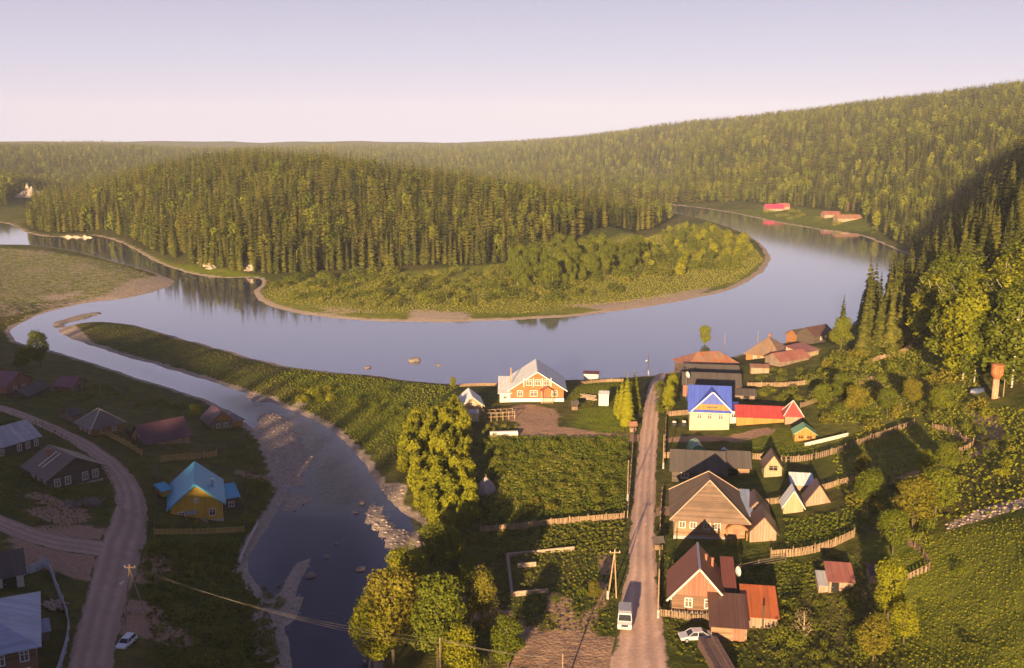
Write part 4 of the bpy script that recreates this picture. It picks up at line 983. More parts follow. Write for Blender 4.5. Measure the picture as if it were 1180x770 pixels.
def bar(mb, p, q, w, z=None):
    a = ground(*p); b = ground(*q)
    return a, b
def logline(name, label, cat, runs, rad, mat):
    o = ground(*runs[0][0])
    root = thing(name, o, 0, label, cat)
    for p, q in runs:
        a, b = np.array(ground(*p)) - o, np.array(ground(*q)) - o
        for k in range(2):
            MB().tube([(a[0], a[1], a[2] + rad + k * rad * 1.8), (b[0], b[1], b[2] + rad + k * rad * 1.8)], [rad, rad * .85], 8).build('log', mat, root)
    return root
logline('log_enclosure', 'open rectangle of pale logs lying in the grass left of the road', 'log enclosure', [((585, 643), (662, 635)), ((585, 643), (590, 688)), ((590, 688), (632, 684)), ((597, 655), (618, 653))], .22, LOGS)
logline('beam', 'pale timber beam lying in the garden below the green-roofed gazebo', 'beam', [((927, 515), (977, 503))], .22, plain('pale_timber', (.52, .47, .44), .8, .2))
logline('plank_walkway', 'pale plank walkway down to the stream bank', 'walkway', [((276, 650), (284, 630)), ((284, 630), (297, 605))], .2, plain('pale_timber', (.52, .47, .44), .8, .2))
# woodpiles
def woodpile(label, px, n, Ll, mat, spread=1.5, rz=.3, name='woodpile'):
    o = ground(*px); rg = random.Random(len(label))
    root = thing(name, o, rz, label, 'woodpile')
    for k in range(n):
        x, y = rg.uniform(-spread, spread), rg.uniform(-.5, .5); z = .15 + .22 * rg.randint(0, 2) * (1 - abs(x) / spread / 1.3)
        a = rg.gauss(1.4, .35)
        dx, dy = math.cos(a) * Ll / 2, math.sin(a) * Ll / 2
        MB().tube([(x - dx, y - dy, z), (x + dx, y + dy, z + rg.uniform(-.05, .25))], rg.uniform(.1, .17), 6).build('log', mat, root)
woodpile('loose heap of dark logs beside the dirt patch above the road fork', (96, 582), 34, 3.2, plain('dark_logs', (.15, .115, .11), .9, .3, 4), 3.0)
woodpile('stack of pale boards behind the white outhouse on the lawn', (678, 459), 18, 3.4, LOGS, 2.0, 1.57)
woodpile('boards piled behind the white metal fence in the yard', (62, 700), 20, 2.6, LOGS, 1.2, 1.2)
woodpile('scattered firewood under the leaning power pole at left', (152, 706), 12, 1.4, LOGS, 1.2)

def boardstack(label, p, q, w, h, m, name='timber_stack'):
    a, b = np.array(ground(*p)), np.array(ground(*q))
    d = b - a; Ln = float(np.linalg.norm(d[:2])); ang = math.atan2(d[1], d[0])
    root = thing(name, tuple((a + b) / 2), ang, label, 'timber stack')
    for i in range(7):
        y = -w / 2 + i * w / 7
        MB().box(-Ln / 2 + random.uniform(-.3, .3), Ln / 2 + random.uniform(-.3, .3), y, y + w / 7 - .06, -.3, h * random.uniform(.75, 1)).build('beam', m, root)
    return root
boardstack('long dark timber stack running down to the bottom edge', (815, 745), (838, 785), 2.4, 1.3, plain('purple_brown_timber', (.16, .095, .085), .7, .3, 2))
# greenhouse frame by the river house
def pergola():
    a, b, w, ang = frame_from((559, 486), (593, 484))
    root = thing('pergola', tuple((a + b) / 2), ang, 'bare timber greenhouse frame beside the lean-to house', 'pergola')
    n = 6
    for i in range(n):
        x = -w / 2 + w * i / (n - 1)
        for y in (0, 2.6): MB().box(x - .08, x + .08, y - .08, y + .08, -.3, 2.0).build('post', FWL, root)
    m = MB()
    for y in (0, 2.6):
        for z in (1.05, 2.06): m.box(-w / 2 - .2, w / 2 + .2, y - .06, y + .06, z - .06, z + .06)
    for i in range(n):
        x = -w / 2 + w * i / (n - 1); m.box(x - .05, x + .05, -.2, 2.8, 2.125, 2.2)
    m.build('rail', FWL, root)
pergola()
def garden_bed():
    a, b, w, ang = frame_from((565, 505), (597, 504))
    root = thing('garden_bed', tuple((a + b) / 2), ang, 'raised plank bed under a long white cover', 'garden bed')
    m = MB()
    m.box(-w / 2, w / 2, -.05, .05, -.3, .7); m.box(-w / 2, w / 2, 1.75, 1.85, -.3, .7); m.box(-w / 2, -w / 2 + .1, .05, 1.75, -.3, .7); m.box(w / 2 - .1, w / 2, .05, 1.75, -.3, .7)
    m.build('bed_frame', LOGS, root)
    pr = [(0.02 + .88 * (1 - math.cos(t)), .705 + .55 * math.sin(t)) for t in np.linspace(0, math.pi, 9)]
    MB().prism(pr, -w / 2, w / 2, 'yz').build('cover', WHITE, root)
garden_bed()
def hay_tent():
    x, y, z = ground(560, 566)
    root = thing('hay_stack', (x, y, z), 0, 'grey tarpaulin-covered hay stack beside the dark plank fence', 'hay stack')
    prof = [(2.1, -.2), (2.0, .4), (1.6, 1.2), (.95, 2.0), (.3, 2.7), (.06, 2.85)]
    o = MB().lathe(prof, 14).build('tarpaulin', plain('grey_tarpaulin', (.30, .25, .25), .7, .25, 2, 0, .1), root, True)
    MB().tube([(0, 0, 2.7), (.05, 0, 3.3)], .06, 6).build('pole', POLE, root)
hay_tent()
def green_tank():
    x, y, z = ground(802, 524)
    root = thing('plastic_greenhouse', (x, y, z), 0, 'small green tunnel greenhouse with a tan end on the lawn', 'greenhouse')
    prof = [(1.6 * math.cos(t), 2.7 * math.sin(t) ** .8 if math.sin(t) > 1e-6 else 0) for t in np.linspace(math.pi, 0, 13)]
    MB().prism([(-1.6, -.3)] + prof + [(1.6, -.3)], -2.2, 2.2, 'xz').build('tunnel_cover', plain('green_film', (.10, .30, .17), .35, .2), root)
    MB().prism([(-.8, 0.0), (-.8, 1.3), (-.4, 1.9), (.4, 1.9), (.8, 1.3), (.8, 0)], -2.26, -2.2, 'xz').build('door', plain('tan_panel', (.45, .33, .17), .7, .15), root)
    h = MB()
    for yy in (-2.15, -.7, .7, 2.15):
        h.tube([(1.64 * math.cos(t), yy, 2.74 * max(math.sin(t), 0) ** .8) for t in np.linspace(0, math.pi, 13)], .04, 5)
    h.build('hoop', METAL, root)
green_tank()
for i, (px, lab) in enumerate([((777, 491), 'dark tyre planter with pale flowers, left of the pair by the blue-roofed house'), ((788, 491), 'dark tyre planter with pale flowers, right of the pair by the blue-roofed house')]):
    x, y, z = ground(*px)
    root = thing('tyre_planter', (x, y, z), 0, lab, 'planter', 'tyre planters by the blue-roofed house')
    MB().lathe([(.55, -.1), (.72, .1), (.75, .5), (.68, .85), (.45, .9), (.42, .7)], 14).build('tyre', RUBBER, root, True)
    m = MB()
    for k in range(24):
        a_, r_ = random.uniform(0, 6.28), random.uniform(0, .4)
        m.box(r_ * math.cos(a_) - .09, r_ * math.cos(a_) + .09, r_ * math.sin(a_) - .09, r_ * math.sin(a_) + .09, .7, .95 + random.uniform(0, .3))
    m.build('flowers', plain('pale_flowers', (.7, .5, .5), .8, .3), root)
def barrel_stand():
    x, y, z = ground(834, 527)
    root = thing('water_tank', (x, y, z), 0, 'small white plastic tank standing on the lawn right of the green greenhouse', 'water tank')
    MB().lathe([(.5, 0), (.62, .1), (.62, 1.5), (.5, 1.8), (.22, 1.95), (.2, 2.1)], 14).build('tank', WHITE, root, True)
    MB().lathe([(.63, .5), (.66, .52), (.66, .6), (.63, .62)], 14).build('band', METAL, root)
barrel_stand()
def dish(px, hgt, label, r=.75, host=(0, 0)):
    x, y, z = ground(*px)
    root = thing('satellite_dish', (x, y, z), .5, label, 'satellite dish')
    MB().tube([(0, 0, -.2), (0, 0, hgt)], .05, 6).build('mast', METAL, root)
    pr = [(r * math.sin(t), .55 * r * (1 - math.cos(t))) for t in np.linspace(.03, 1.2, 8)]
    me = MB(); me.lathe(pr + [(q[0], q[1] - .03) for q in pr[::-1]], 18)
    o = me.build('reflector', WHITE, root, True, loc=(0, -.15, hgt))
    o.rotation_euler = (math.radians(68), 0, .4)
dish((847, 684), 3.4, 'white satellite dish beside the red-brown roofed annex')
dish((790, 459), 6.0, 'white satellite dish on a mast by the brick-red house', .9)
def doghouse(px, label, s=1.0, m=FW, rm=None):
    x, y, z = ground(*px)
    root = thing('well_house', (x, y, z), .1, label, 'well')
    MB().box(-.7 * s, .7 * s, -.7 * s, .7 * s, -.2, .9 * s).build('well_box', m, root)
    rb = roof_gable(1.6 * s, 1.6 * s, 1.5 * s, .7 * s, .15, 'x', .06); rb.build('roof', rm or RF('dark', 'X'), root)
    p = MB()
    for a_ in (-.62, .62): p.box(a_ * s - .06, a_ * s + .06, -.06, .06, .9 * s, 1.9 * s)
    p.build('post', m, root)
doghouse((662, 472), 'small roofed well with dark base on the lawn left of the white outhouse')
doghouse((729, 497), 'pale roofed well at the garden entrance by the road', 1.0, FWL, RF('rust', 'X'))
doghouse((758, 632), 'dark roofed well at the road edge below the tan log house', .9)

# power poles and lines
def pole(px, hgt, label, brace=None, lamp=False, cross=True, lean=(0, 0), mat=POLE, rad=.115, stub=True):
    x, y, z = ground(*px)
    root = thing('power_pole', (x, y, z), 0, label, 'power pole')
    top = (lean[0], lean[1], hgt)
    MB().tube([(0, 0, -.5), top], [rad, rad * .75], 8).build('pole', mat, root)
    if cross:
        MB().box(top[0] - .75, top[0] + .75, top[1] - .06, top[1] + .06, hgt - .55, hgt - .42).build('crossarm', mat, root)
        for s in (-.65, 0, .65):
            MB().lathe([(.035, 0), (.06, .04), (.04, .1), (.055, .14), (.02, .19)], 8, (top[0] + s, top[1], hgt - .42)).build('insulator', WHITE, root, True)
    if brace:
        MB().tube([(brace[0], brace[1], -.5), (top[0] * .95, top[1] * .95, hgt * .93)], [rad * .9, rad * .7], 8).build('brace', mat, root)
    if lamp:
        l = MB().tube([(top[0] * .8, 0, hgt * .72), (top[0] * .8 - .5, -.3, hgt * .75)], .03, 5); l.build('lamp_arm', METAL, root)
        MB().tube([(top[0] * .8 - .45, -.28, hgt * .75), (top[0] * .8 - .95, -.5, hgt * .71)], [.1, .17], 8).build('lamp_head', WHITE, root)
    if stub: MB().box(-.16, .16, -.27, -.13, -.3, 1.3).build('stub', CONC, root)
    return Vector((x + top[0], y + top[1], z + hgt - .25))
T1 = pole((143, 722), 8.8, 'braced wooden power pole with a lamp beside the village road', brace=(3.2, .6), lamp=True, lean=(1.35, .2))
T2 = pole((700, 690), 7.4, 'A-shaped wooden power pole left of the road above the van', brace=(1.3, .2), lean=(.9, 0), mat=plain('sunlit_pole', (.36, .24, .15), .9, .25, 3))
T3 = pole((540, 728), 9.6, 'leaning wooden power pole between the trees left of the dirt turnaround', lean=(1.5, .3), cross=False)
T4 = pole((508, 802), 7.8, 'straight wooden power pole at the bottom edge among the trees', cross=False)
T5 = pole((648, 800), 5.2, 'short wooden pole at the bottom edge of the dirt turnaround', cross=False)
T6 = pole((747, 432), 6.0, 'dark lamp post where the road meets the river', lamp=True, cross=False, mat=DARKW)
T7 = pole((723, 577), 7.6, 'thin wooden pole between the potato garden and road', cross=False, rad=.11)
T8 = pole((764, 540), 7.0, 'wooden pole with white base on the right side of the road', cross=False, rad=.11)
T9 = pole((835, 401), 5.0, 'thin pole standing at the river beside the rusty-roofed house', cross=False, rad=.1, stub=False)
T10 = pole((873, 398), 5.0, 'thin pole beside the tan hipped roof at the river', cross=False, rad=.1, stub=False)
T11 = pole((758, 712), 7.0, 'tall plain pole at the corner of the plank-gabled house garden', cross=False, rad=.11)
T12 = pole((1156, 457), 3.6, 'short pole beside the rusty water tower', cross=False, rad=.12, stub=False)
def wire(a, b, sag, label, grp):
    a, b = Vector(a), Vector(b)
    pts = []
    for k in range(17):
        t = k / 16; p = a.lerp(b, t); p.z -= sag * 4 * t * (1 - t); pts.append(tuple(p - a))
    o = MB().tube(pts, .014, 5).build('power_line', plain('power_wire', (.10, .08, .065), .5, .1))
    o.location = a
    tag(o, label, 'cable', grp)
for k in (-.6, 0, .6):
    wire(T1 + Vector((k, 0, 0)), T4 + Vector((k * .9, 0, -1.1 * k - .6)), 1.4, 'power wire slung from the braced pole across the stream to the bottom pole', 'wires crossing the stream')
    wire(T4 + Vector((k * .3, 0, -.3 * k)), T5 + Vector((k * .3, 0, -.3)), .5, 'power wire between the two poles at the bottom edge', 'wires between the bottom edge poles')
for k in (-.4, .4):
    wire(T2 + Vector((k, 0, 0)), T5 + Vector((k * .4, 0, 0)), .8, 'power wire from the A-shaped pole down to the short bottom pole', 'wires left of the van')
    wire(T2 + Vector((k, 0, 0)), T7 + Vector((k * .3, 0, 0)), .7, 'power wire along the road from the A-shaped pole to the thin pole', 'wires along the road')
    wire(T7 + Vector((k * .3, 0, 0)), T6 + Vector((k * .3, 0, 0)), 1.6, 'power wire along the road between thin pole and riverside lamp post', 'wires to the riverside lamp post')

# water tower
def water_tower():
    x, y, z = ground(1146, 459)
    root = thing('water_tower', (x, y, z), 0, 'rusty steel water tower with wide tank on a slim column', 'water tower')
    rust = plain('rusted_steel', (.34, .13, .055), .7, .45, 1.6, .0)
    col = plain('rust_streaked_column', (.55, .30, .19), .7, .4, 1.8)
    MB().lathe([(.66, -.4), (.62, .4), (.60, 4.2)], 20).build('column', col, root, True)
    MB().lathe([(.60, 4.1), (.75, 4.4), (1.18, 5.0), (1.22, 5.2), (1.22, 6.9), (1.25, 6.95), (1.25, 7.05)], 22).build('tank', rust, root, True)
    MB().lathe([(1.3, 7.0), (1.3, 7.08), (.4, 7.32), (.1, 7.36)], 20).build('lid', rust, root)
    m = MB()
    for s in (-.2, .2): m.tube([(s - .4, -.95, .2), (s - .4, -1.32, 5.0), (s - .4, -1.34, 7.0)], .025, 5)
    for k in range(14): m.tube([(-.6, -.98 - .024 * k, .5 + k * .45), (-.2, -.98 - .024 * k, .5 + k * .45)], .018, 4)
    m.build('ladder', rust, root)
    MB().box(.55, 1.3, -.4, .4, -.3, .25).build('footing', CONC, root)
water_tower()
def tarp_boat():
    x, y, z = ground(1127, 452)
    root = thing('covered_boat', (x, y, z), .3, 'dark blue tarpaulin-covered boat left of the water tower', 'boat')
    st = []
    for t in np.linspace(-1, 1, 9):
        w = .85 * (1 - abs(t) ** 2.5) + .05
        st.append((t * 2.0, w, .75 + .25 * (1 - t * t)))
    m = MB(); n = 7
    for (x_, w, h) in st: m.v += [(x_, w * math.cos(a_), max(0, h * math.sin(a_))) for a_ in np.linspace(0, math.pi, n)]
    for i in range(len(st) - 1):
        for k in range(n - 1): m.f.append((i * n + k, i * n + k + 1, (i + 1) * n + k + 1, (i + 1) * n + k))
    m.build('tarpaulin', plain('blue_tarpaulin', (.06, .075, .16), .5, .2), root, True)
    MB().box(-1.8, 1.8, -.5, .5, -.3, .08).build('keel', DARKW, root)
tarp_boat()

# vehicles
def van():
    x, y, z = ground(722, 729)
    dx, dy = G(722, 730)[0] - G(723, 700)[0], G(722, 730)[1] - G(723, 700)[1]
    root = thing('van', (x, y + 2.0, z + .1), math.atan2(dy, dx), 'white delivery van with grey roof driving towards the camera on the dirt road', 'van')
    body = plain('white_van_paint', (.55, .54, .56), .35, .06); dark = plain('grey_van_roof', (.34, .33, .38), .5, .1)
    # local x forward
    prof = [(-2.2, .45), (2.0, .45), (2.2, .6), (2.22, 1.02), (1.55, 1.2), (.98, 1.95), (.82, 2.06), (-2.0, 2.06), (-2.2, 1.9)]
    m = MB(); n = len(prof)
    for (yy, sc) in ((-.95, 0), (.95, 0)):
        for px_, pz_ in prof: m.v.append((px_, yy * (1 - .1 * max(0, (pz_ - 1.1)) / .95), pz_))
    m.f += [tuple(range(n)), tuple(range(2 * n - 1, n - 1, -1))] + [(i + n, (i + 1) % n + n, (i + 1) % n, i) for i in range(n)]
    m.build('body', body, root, False, .07)
    MB().box(-2.1, .45, -.8, .8, 2.062, 2.12).build('roof_panel', dark, root, bevel=.02)
    sl_ = (1.98 - 1.28) / (1.32 - 1.75)
    q = lambda f, o: (1.55 + (.98 - 1.55) * f + .8 * o, 1.2 + .75 * f + .6 * o)
    g = MB(); ring = []
    for o in (.035, .0):
        for f, hw in ((.08, .83), (.90, .76)):
            x_, z_ = q(f, o); ring += [(x_, -hw, z_), (x_, hw, z_)]
    g.add(ring, [(0, 1, 3, 2), (4, 6, 7, 5), (0, 4, 5, 1), (1, 5, 7, 3), (3, 7, 6, 2), (2, 6, 4, 0)])
    g.build('windscreen', GLASS, root)
    for s in (-1, 1):
        MB().add([(1.3, s * .955, 1.25), (.45, s * .955, 1.25), (.45, s * .90, 1.8), (.95, s * .90, 1.8), (1.3, s * .90, 1.25), (.45, s * .90, 1.25), (.45, s * .84, 1.8), (.95, s * .84, 1.8)], [(0, 1, 2, 3), (7, 6, 5, 4), (0, 4, 5, 1), (1, 5, 6, 2), (2, 6, 7, 3), (3, 7, 4, 0)]).build('side_window', GLASS, root)
        hl = MB().lathe([(.02, 0), (.12, .01), (.12, .03), (.05, .06)], 10).build('headlight', WHITE, root)
        hl.location = (2.21, s * .68, .85); hl.rotation_euler = (0, math.pi / 2, 0)
        MB().box(1.2, 1.35, s * .98 - .08, s * .98 + .08, 1.3, 1.5).build('mirror', RUBBER, root)
        for wx_ in (-1.35, 1.4):
            w = MB().lathe([(.20, -.11), (.33, -.11), (.37, -.07), (.37, .07), (.33, .11), (.20, .11)], 18).build('wheel', RUBBER, root); w.location = (wx_, s * .82, .36); w.rotation_euler = (math.pi / 2, 0, 0)
            h = MB().lathe([(.02, -.115), (.2, -.11), (.2, .11), (.02, .115)], 14).build('rim', METAL, w)
    MB().box(2.2, 2.3, -.9, .9, .45, .65).build('bumper', dark, root, bevel=.02)
    MB().box(2.215, 2.235, -.45, .45, .78, 1.05).build('grille', RUBBER, root)
van()
def sedan(px, rz, label, paint, size=1.0, hatch=False):
    x, y, z = ground(*px)
    root = thing('parked_car', (x, y, z), rz, label, 'car')
    root.scale = (size,) * 3
    prof = [(-2.15, .35), (2.1, .35), (2.2, .5), (2.15, .72), (1.2, .88), (-1.55, .92), (-2.2, .86), (-2.22, .55)]
    if hatch: prof = [(-1.8, .35), (1.75, .35), (1.85, .5), (1.8, .74), (1.0, .9), (-1.6, .92), (-1.85, .8), (-1.88, .5)]
    def loft(prof, hw0, hw1, z0, z1):
        m = MB(); n = len(prof)
        for s in (-1, 1):
            for px_, pz_ in prof:
                t = (pz_ - z0) / (z1 - z0); m.v.append((px_, s * (hw0 + (hw1 - hw0) * t), pz_))
        m.f += [tuple(range(n)), tuple(range(2 * n - 1, n - 1, -1))] + [(i + n, (i + 1) % n + n, (i + 1) % n, i) for i in range(n)]
        return m
    loft(prof, .84, .82, .3, .9).build('body', paint, root, False, .06)
    cab = [(-1.7, .88), (1.15, .86), (.45, 1.36), (-.95, 1.38)] if not hatch else [(-1.75, .88), (.95, .86), (.35, 1.4), (-1.45, 1.42)]
    loft(cab, .77, .60, .86, 1.4).build('greenhouse_glass', GLASS, root, False, .03)
    top = [(-.98, 1.37), (.48, 1.35), (.40, 1.43), (-.90, 1.45)] if not hatch else [(-1.5, 1.40), (.38, 1.38), (.30, 1.46), (-1.4, 1.49)]
    loft(top, .64, .60, 1.35, 1.5).build('roof', paint, root, False, .02)
    p = MB()
    for s in (-1, 1):
        ys0, ys1 = s * .79, s * .635
        for (x0_, x1_) in ((cab[1][0], cab[2][0]), (cab[0][0], cab[3][0]), (-.2, -.2)):
            p.tube([(x0_, ys0, .87), (x1_, ys1, 1.38)], .045, 5)
    p.build('pillar', paint, root)
    xx = 2.17 if not hatch else 1.82
    for s in (-1, 1):
        MB().box(xx - .08, xx + .02, s * .62 - .16, s * .62 + .16, .56, .70).build('headlight', WHITE, root)
        MB().box(-xx - .06, -xx + .06, s * .62 - .14, s * .62 + .14, .6, .76).build('tail_light', plain('tail_red', (.3, .02, .02), .3, .1), root)
        for wx_ in ((-1.3, 1.35) if not hatch else (-1.15, 1.15)):
            w = MB().lathe([(.18, -.1), (.28, -.1), (.31, -.06), (.31, .06), (.28, .1), (.18, .1)], 18).build('wheel', RUBBER, root); w.location = (wx_, s * .76, .31); w.rotation_euler = (math.pi / 2, 0, 0)
            MB().lathe([(.02, -.105), (.18, -.1), (.18, .1), (.02, .105)], 12).build('rim', METAL, w)
sedan((801, 737), math.pi + .08, 'silver sedan parked in front of the plank-gabled house', plain('silver_paint', (.62, .62, .68), .28, .04, 1, .3), .95)
sedan((146, 744), -1.75, 'small pale hatchback in the shade beside the village road', plain('pale_car_paint', (.66, .70, .76), .3, .04), .82, True)

# ------------------------------------------------------------------ vegetation prototypes (unit size metres, numpy arrays)
def spruce_arrays(rg, layers, per, fine=True, slim=.16, h=1.0, bare=.05):
    """returns V,F(tris),tint for a conifer of height 1"""
    V, F, T = [], [], []
    for k in range(layers):
        t = (k + .5 * rg.random()) / layers
        z = h * (bare + (1 - bare) * t * .97)
        R = slim * ((1 - t) ** .8) * (1 - .35 * max(0, .12 - t) / .12) + .006
        n = max(4, int(round(per * (.45 + .55 * (1 - t)))))
        a0 = rg.random() * 6.28
        for j in range(n):
            a = a0 + 6.283 * (j + rg.uniform(-.25, .25)) / n
            r = R * rg.uniform(.72, 1.18)
            dz = rg.uniform(-.010, .010)
            wd = 2.6 * r / n * rg.uniform(.9, 1.5) + .004
            ca, sa = math.cos(a), math.sin(a)
            def P(rad, side, up): return (ca * rad - sa * side, sa * rad + ca * side, z + up + dz)
            b = len(V); tt = rg.random()
            if fine:
                V += [P(0, 0, .22 * r), P(.55 * r, -wd, -.16 * r), P(.5 * r, 0, .10 * r), P(.55 * r, wd, -.16 * r), P(r, 0, -.38 * r), P(.8 * r, -wd * .8, -.36 * r), P(.8 * r, wd * .8, -.36 * r)]
                F += [(b, b + 1, b + 2), (b, b + 2, b + 3), (b + 1, b + 5, b + 2), (b + 2, b + 5, b + 4), (b + 2, b + 4, b + 6), (b + 2, b + 6, b + 3)]
                T += [tt * .5 + .1] * 3 + [tt * .5 + .1] + [tt * .5 + .45] * 3
            else:
                V += [P(0, 0, .25 * r), P(.7 * r, -wd * 1.2, -.22 * r), P(.7 * r, wd * 1.2, -.22 * r), P(r, 0, -.34 * r)]
                F += [(b, b + 1, b + 2), (b + 1, b + 3, b + 2)]
                T += [tt * .8 + .1] * 4
    b = len(V)
    V += [(0, 0, 1.015)] + [(.008 * math.cos(q), .008 * math.sin(q), .93) for q in (0, 2.1, 4.2)]
    F += [(b, b + 1, b + 2), (b, b + 2, b + 3), (b, b + 3, b + 1)]
    T += [.6] * 4
    return np.array(V), np.array(F), np.array(T)
def leaf_arrays(rg, lobes, n, size, flat=.5, inner=.6, up=.12, stretch=1.0):
    """lobes: (x,y,z,rx,ry,rz). Leaf clumps scattered in the outer shell of every lobe, facing roughly outward"""
    lob = np.array(lobes, float)
    vol = (lob[:, 3] * lob[:, 4] * lob[:, 5]) ** (2 / 3)
    which = rg.choice(len(lob), n, p=vol / vol.sum())
    d = rg.normal(size=(n, 3)); d /= np.linalg.norm(d, axis=1)[:, None]
    r = inner + (1.06 - inner) * rg.random(n) ** .55
    lump = 1 + .12 * np.sin(d[:, 0] * 7 + which) * np.cos(d[:, 2] * 6 + which * 2.1) + .08 * np.sin(d[:, 1] * 11 + which)
    C = lob[which, :3] + d * lob[which, 3:] * (r * lump)[:, None]
    # keep only clumps that are not buried inside another lobe
    bur = np.zeros(n, bool)
    for i in range(len(lob)):
        q = ((C - lob[i, :3]) / lob[i, 3:]); bur |= (np.sum(q * q, 1) < (inner * .9) ** 2) & (which != i)
    C, d = C[~bur], d[~bur]; n = len(C)
    nrm = d + rg.normal(size=(n, 3)) * flat + np.array([0, 0, up]); nrm /= np.linalg.norm(nrm, axis=1)[:, None]
    t = np.cross(nrm, rg.normal(size=(n, 3))); t /= np.linalg.norm(t, axis=1)[:, None]
    b = np.cross(nrm, t)
    s = size * rg.uniform(.6, 1.35, n)[:, None]
    e = s * rg.uniform(.5, .95, n)[:, None]
    bend = nrm * s * .25
    V = np.stack([C - t * s, C - b * e - bend * .4 + t * s * .2, C + t * s * stretch - bend, C + b * e - bend * .4], 1).reshape(-1, 3)
    F = np.arange(n * 4).reshape(n, 4)
    T = np.repeat(np.clip(rg.normal(.45, .2, n), 0, 1), 4)
    return V, F, T
def crown_lobes(rg, h, r, z0, k=9, top=.75):
    out = [(0, 0, z0 + (h - z0) * .5, r * .7, r * .7, (h - z0) * .5)]
    for i in range(k):
        a = 6.283 * (i * .618 + rg.random() * .2); t = rg.random()
        z = z0 + (h - z0) * (.15 + .72 * t)
        rr = r * (.62 * (1 - abs(t - .35) * top))
        s = r * rg.uniform(.30, .5)
        out.append((rr * math.cos(a), rr * math.sin(a), z, s, s, s * rg.uniform(.75, 1.15)))
    return out
def trunk_mesh(name, h, r, mat, limbs=0, seed=0, lean=0.0, crown0=.4):
    rg = random.Random(seed); m = MB()
    pts = [(0, 0, -.4), (rg.gauss(0, .02) * h + lean * h * .3, rg.gauss(0, .02) * h, h * .45), (lean * h * .7, rg.gauss(0, .02) * h, h * .9)]
    m.tube(pts, [r, r * .7, r * .18], 7)
    for i in range(limbs):
        a = 6.283 * i * .618; z = h * (crown0 + .4 * i / max(1, limbs))
        b = Vector(pts[1]) if z < h * .6 else Vector(pts[1]).lerp(Vector(pts[2]), .5); b.z = z
        l = h * .22
        m.tube([tuple(b), (b.x + l * .6 * math.cos(a), b.y + l * .6 * math.sin(a), z + l * .5), (b.x + l * math.cos(a), b.y + l * math.sin(a), z + l * 1.05)], [r * .4, r * .25, r * .08], 5)
    me = bpy.data.meshes.new(name); me.from_pydata(m.v, [], m.f); me.materials.append(mat)
    me.polygons.foreach_set('use_smooth', [True] * len(me.polygons)); me.update()
    return me
GRASSM = leafm('meadow_grass_blades', (.135, .160, .009), (.205, .222, .014), (.29, .27, .022))
rgp = random.Random(11)
R2 = np.random.default_rng(5)
def smesh(name, arr, mat): return np_mesh(name, arr[0], arr[1], mat, arr[2])
SPR_HI = [smesh('crown', spruce_arrays(rgp, 26, 13, True, s, bare=.05), SPRUCE) for s in (.125, .14, .16, .13)]
SPR_MID_A = [spruce_arrays(rgp, 14, 9, False, s, bare=.07) for s in (.10, .115, .135, .105)]
SPR_MIDF = [smesh('crown', spruce_arrays(rgp, 16, 10, True, s, bare=.05), SPRUCE) for s in (.10, .115, .135, .105)]
SPR_LO_A = [spruce_arrays(rgp, 8, 6, False, s, bare=.05) for s in (.11, .13, .155)]
SPR_TRUNK = trunk_mesh('trunk', 1.0, .012, BARK, 0)
def broad(rg, h, r, z0, n, size, k=9, **kw): return leaf_arrays(rg, crown_lobes(rg, h, r, z0, k), n, size, **kw)
# crowns of height 1
BR_HI = {m.name: [smesh('crown', broad(R2, 1, .28, .22, 7000, .0145, 18), m) for _ in range(3)] for m in (LEAFY, WILLOW, AUTUMN)}
WIL = [smesh('crown', broad(R2, 1, .27, .0, 1800, .034, 14, stretch=1.6), WILLOW) for _ in range(5)]
BIRCH = [smesh('crown', broad(R2, 1, .22, .04, 7500, .0135, 26, stretch=1.3), LEAFY) for _ in range(4)]
BIRCH_W = [smesh('crown', broad(R2, 1, .21, .04, 7500, .0135, 26, stretch=1.2), WILLOW) for _ in range(3)]
BUSH = {m.name: [smesh('bush', leaf_arrays(R2, [(0, 0, .42, .5, .5, .5)] + [(R2.uniform(-.5, .5), R2.uniform(-.5, .5), R2.uniform(.15, .55), R2.uniform(.22, .36), R2.uniform(.22, .36), R2.uniform(.22, .42)) for _ in range(9)], 700, .055), m) for _ in range(4)] for m in (SHRUB, LEAFY, WILLOW, AUTUMN, SCRUB)}
BUSH_LO = [leaf_arrays(R2, [(0, 0, .42, .5, .5, .5)] + [(R2.uniform(-.5, .5), R2.uniform(-.5, .5), R2.uniform(.15, .55), R2.uniform(.22, .36), R2.uniform(.22, .36), R2.uniform(.22, .42)) for _ in range(9)], 420, .07) for _ in range(4)]
BLOB_A = [broad(R2, 1, .24, .08, 280, .048, 10) for _ in range(3)]
TUFT = leaf_arrays(R2, [(0, 0, .3, .5, .5, .45)], 16, .20, inner=.2, up=-.25, flat=.7)
TR_BROAD = trunk_mesh('trunk', 1.0, .022, BARK, 6, 3, 0, .35)
TR_BIRCH = trunk_mesh('trunk', 1.0, .012, BIRCHB, 5, 4, 0, .4)
TR_WIL = trunk_mesh('trunk', 1.0, .02, BARK, 5, 5, .06, .2)

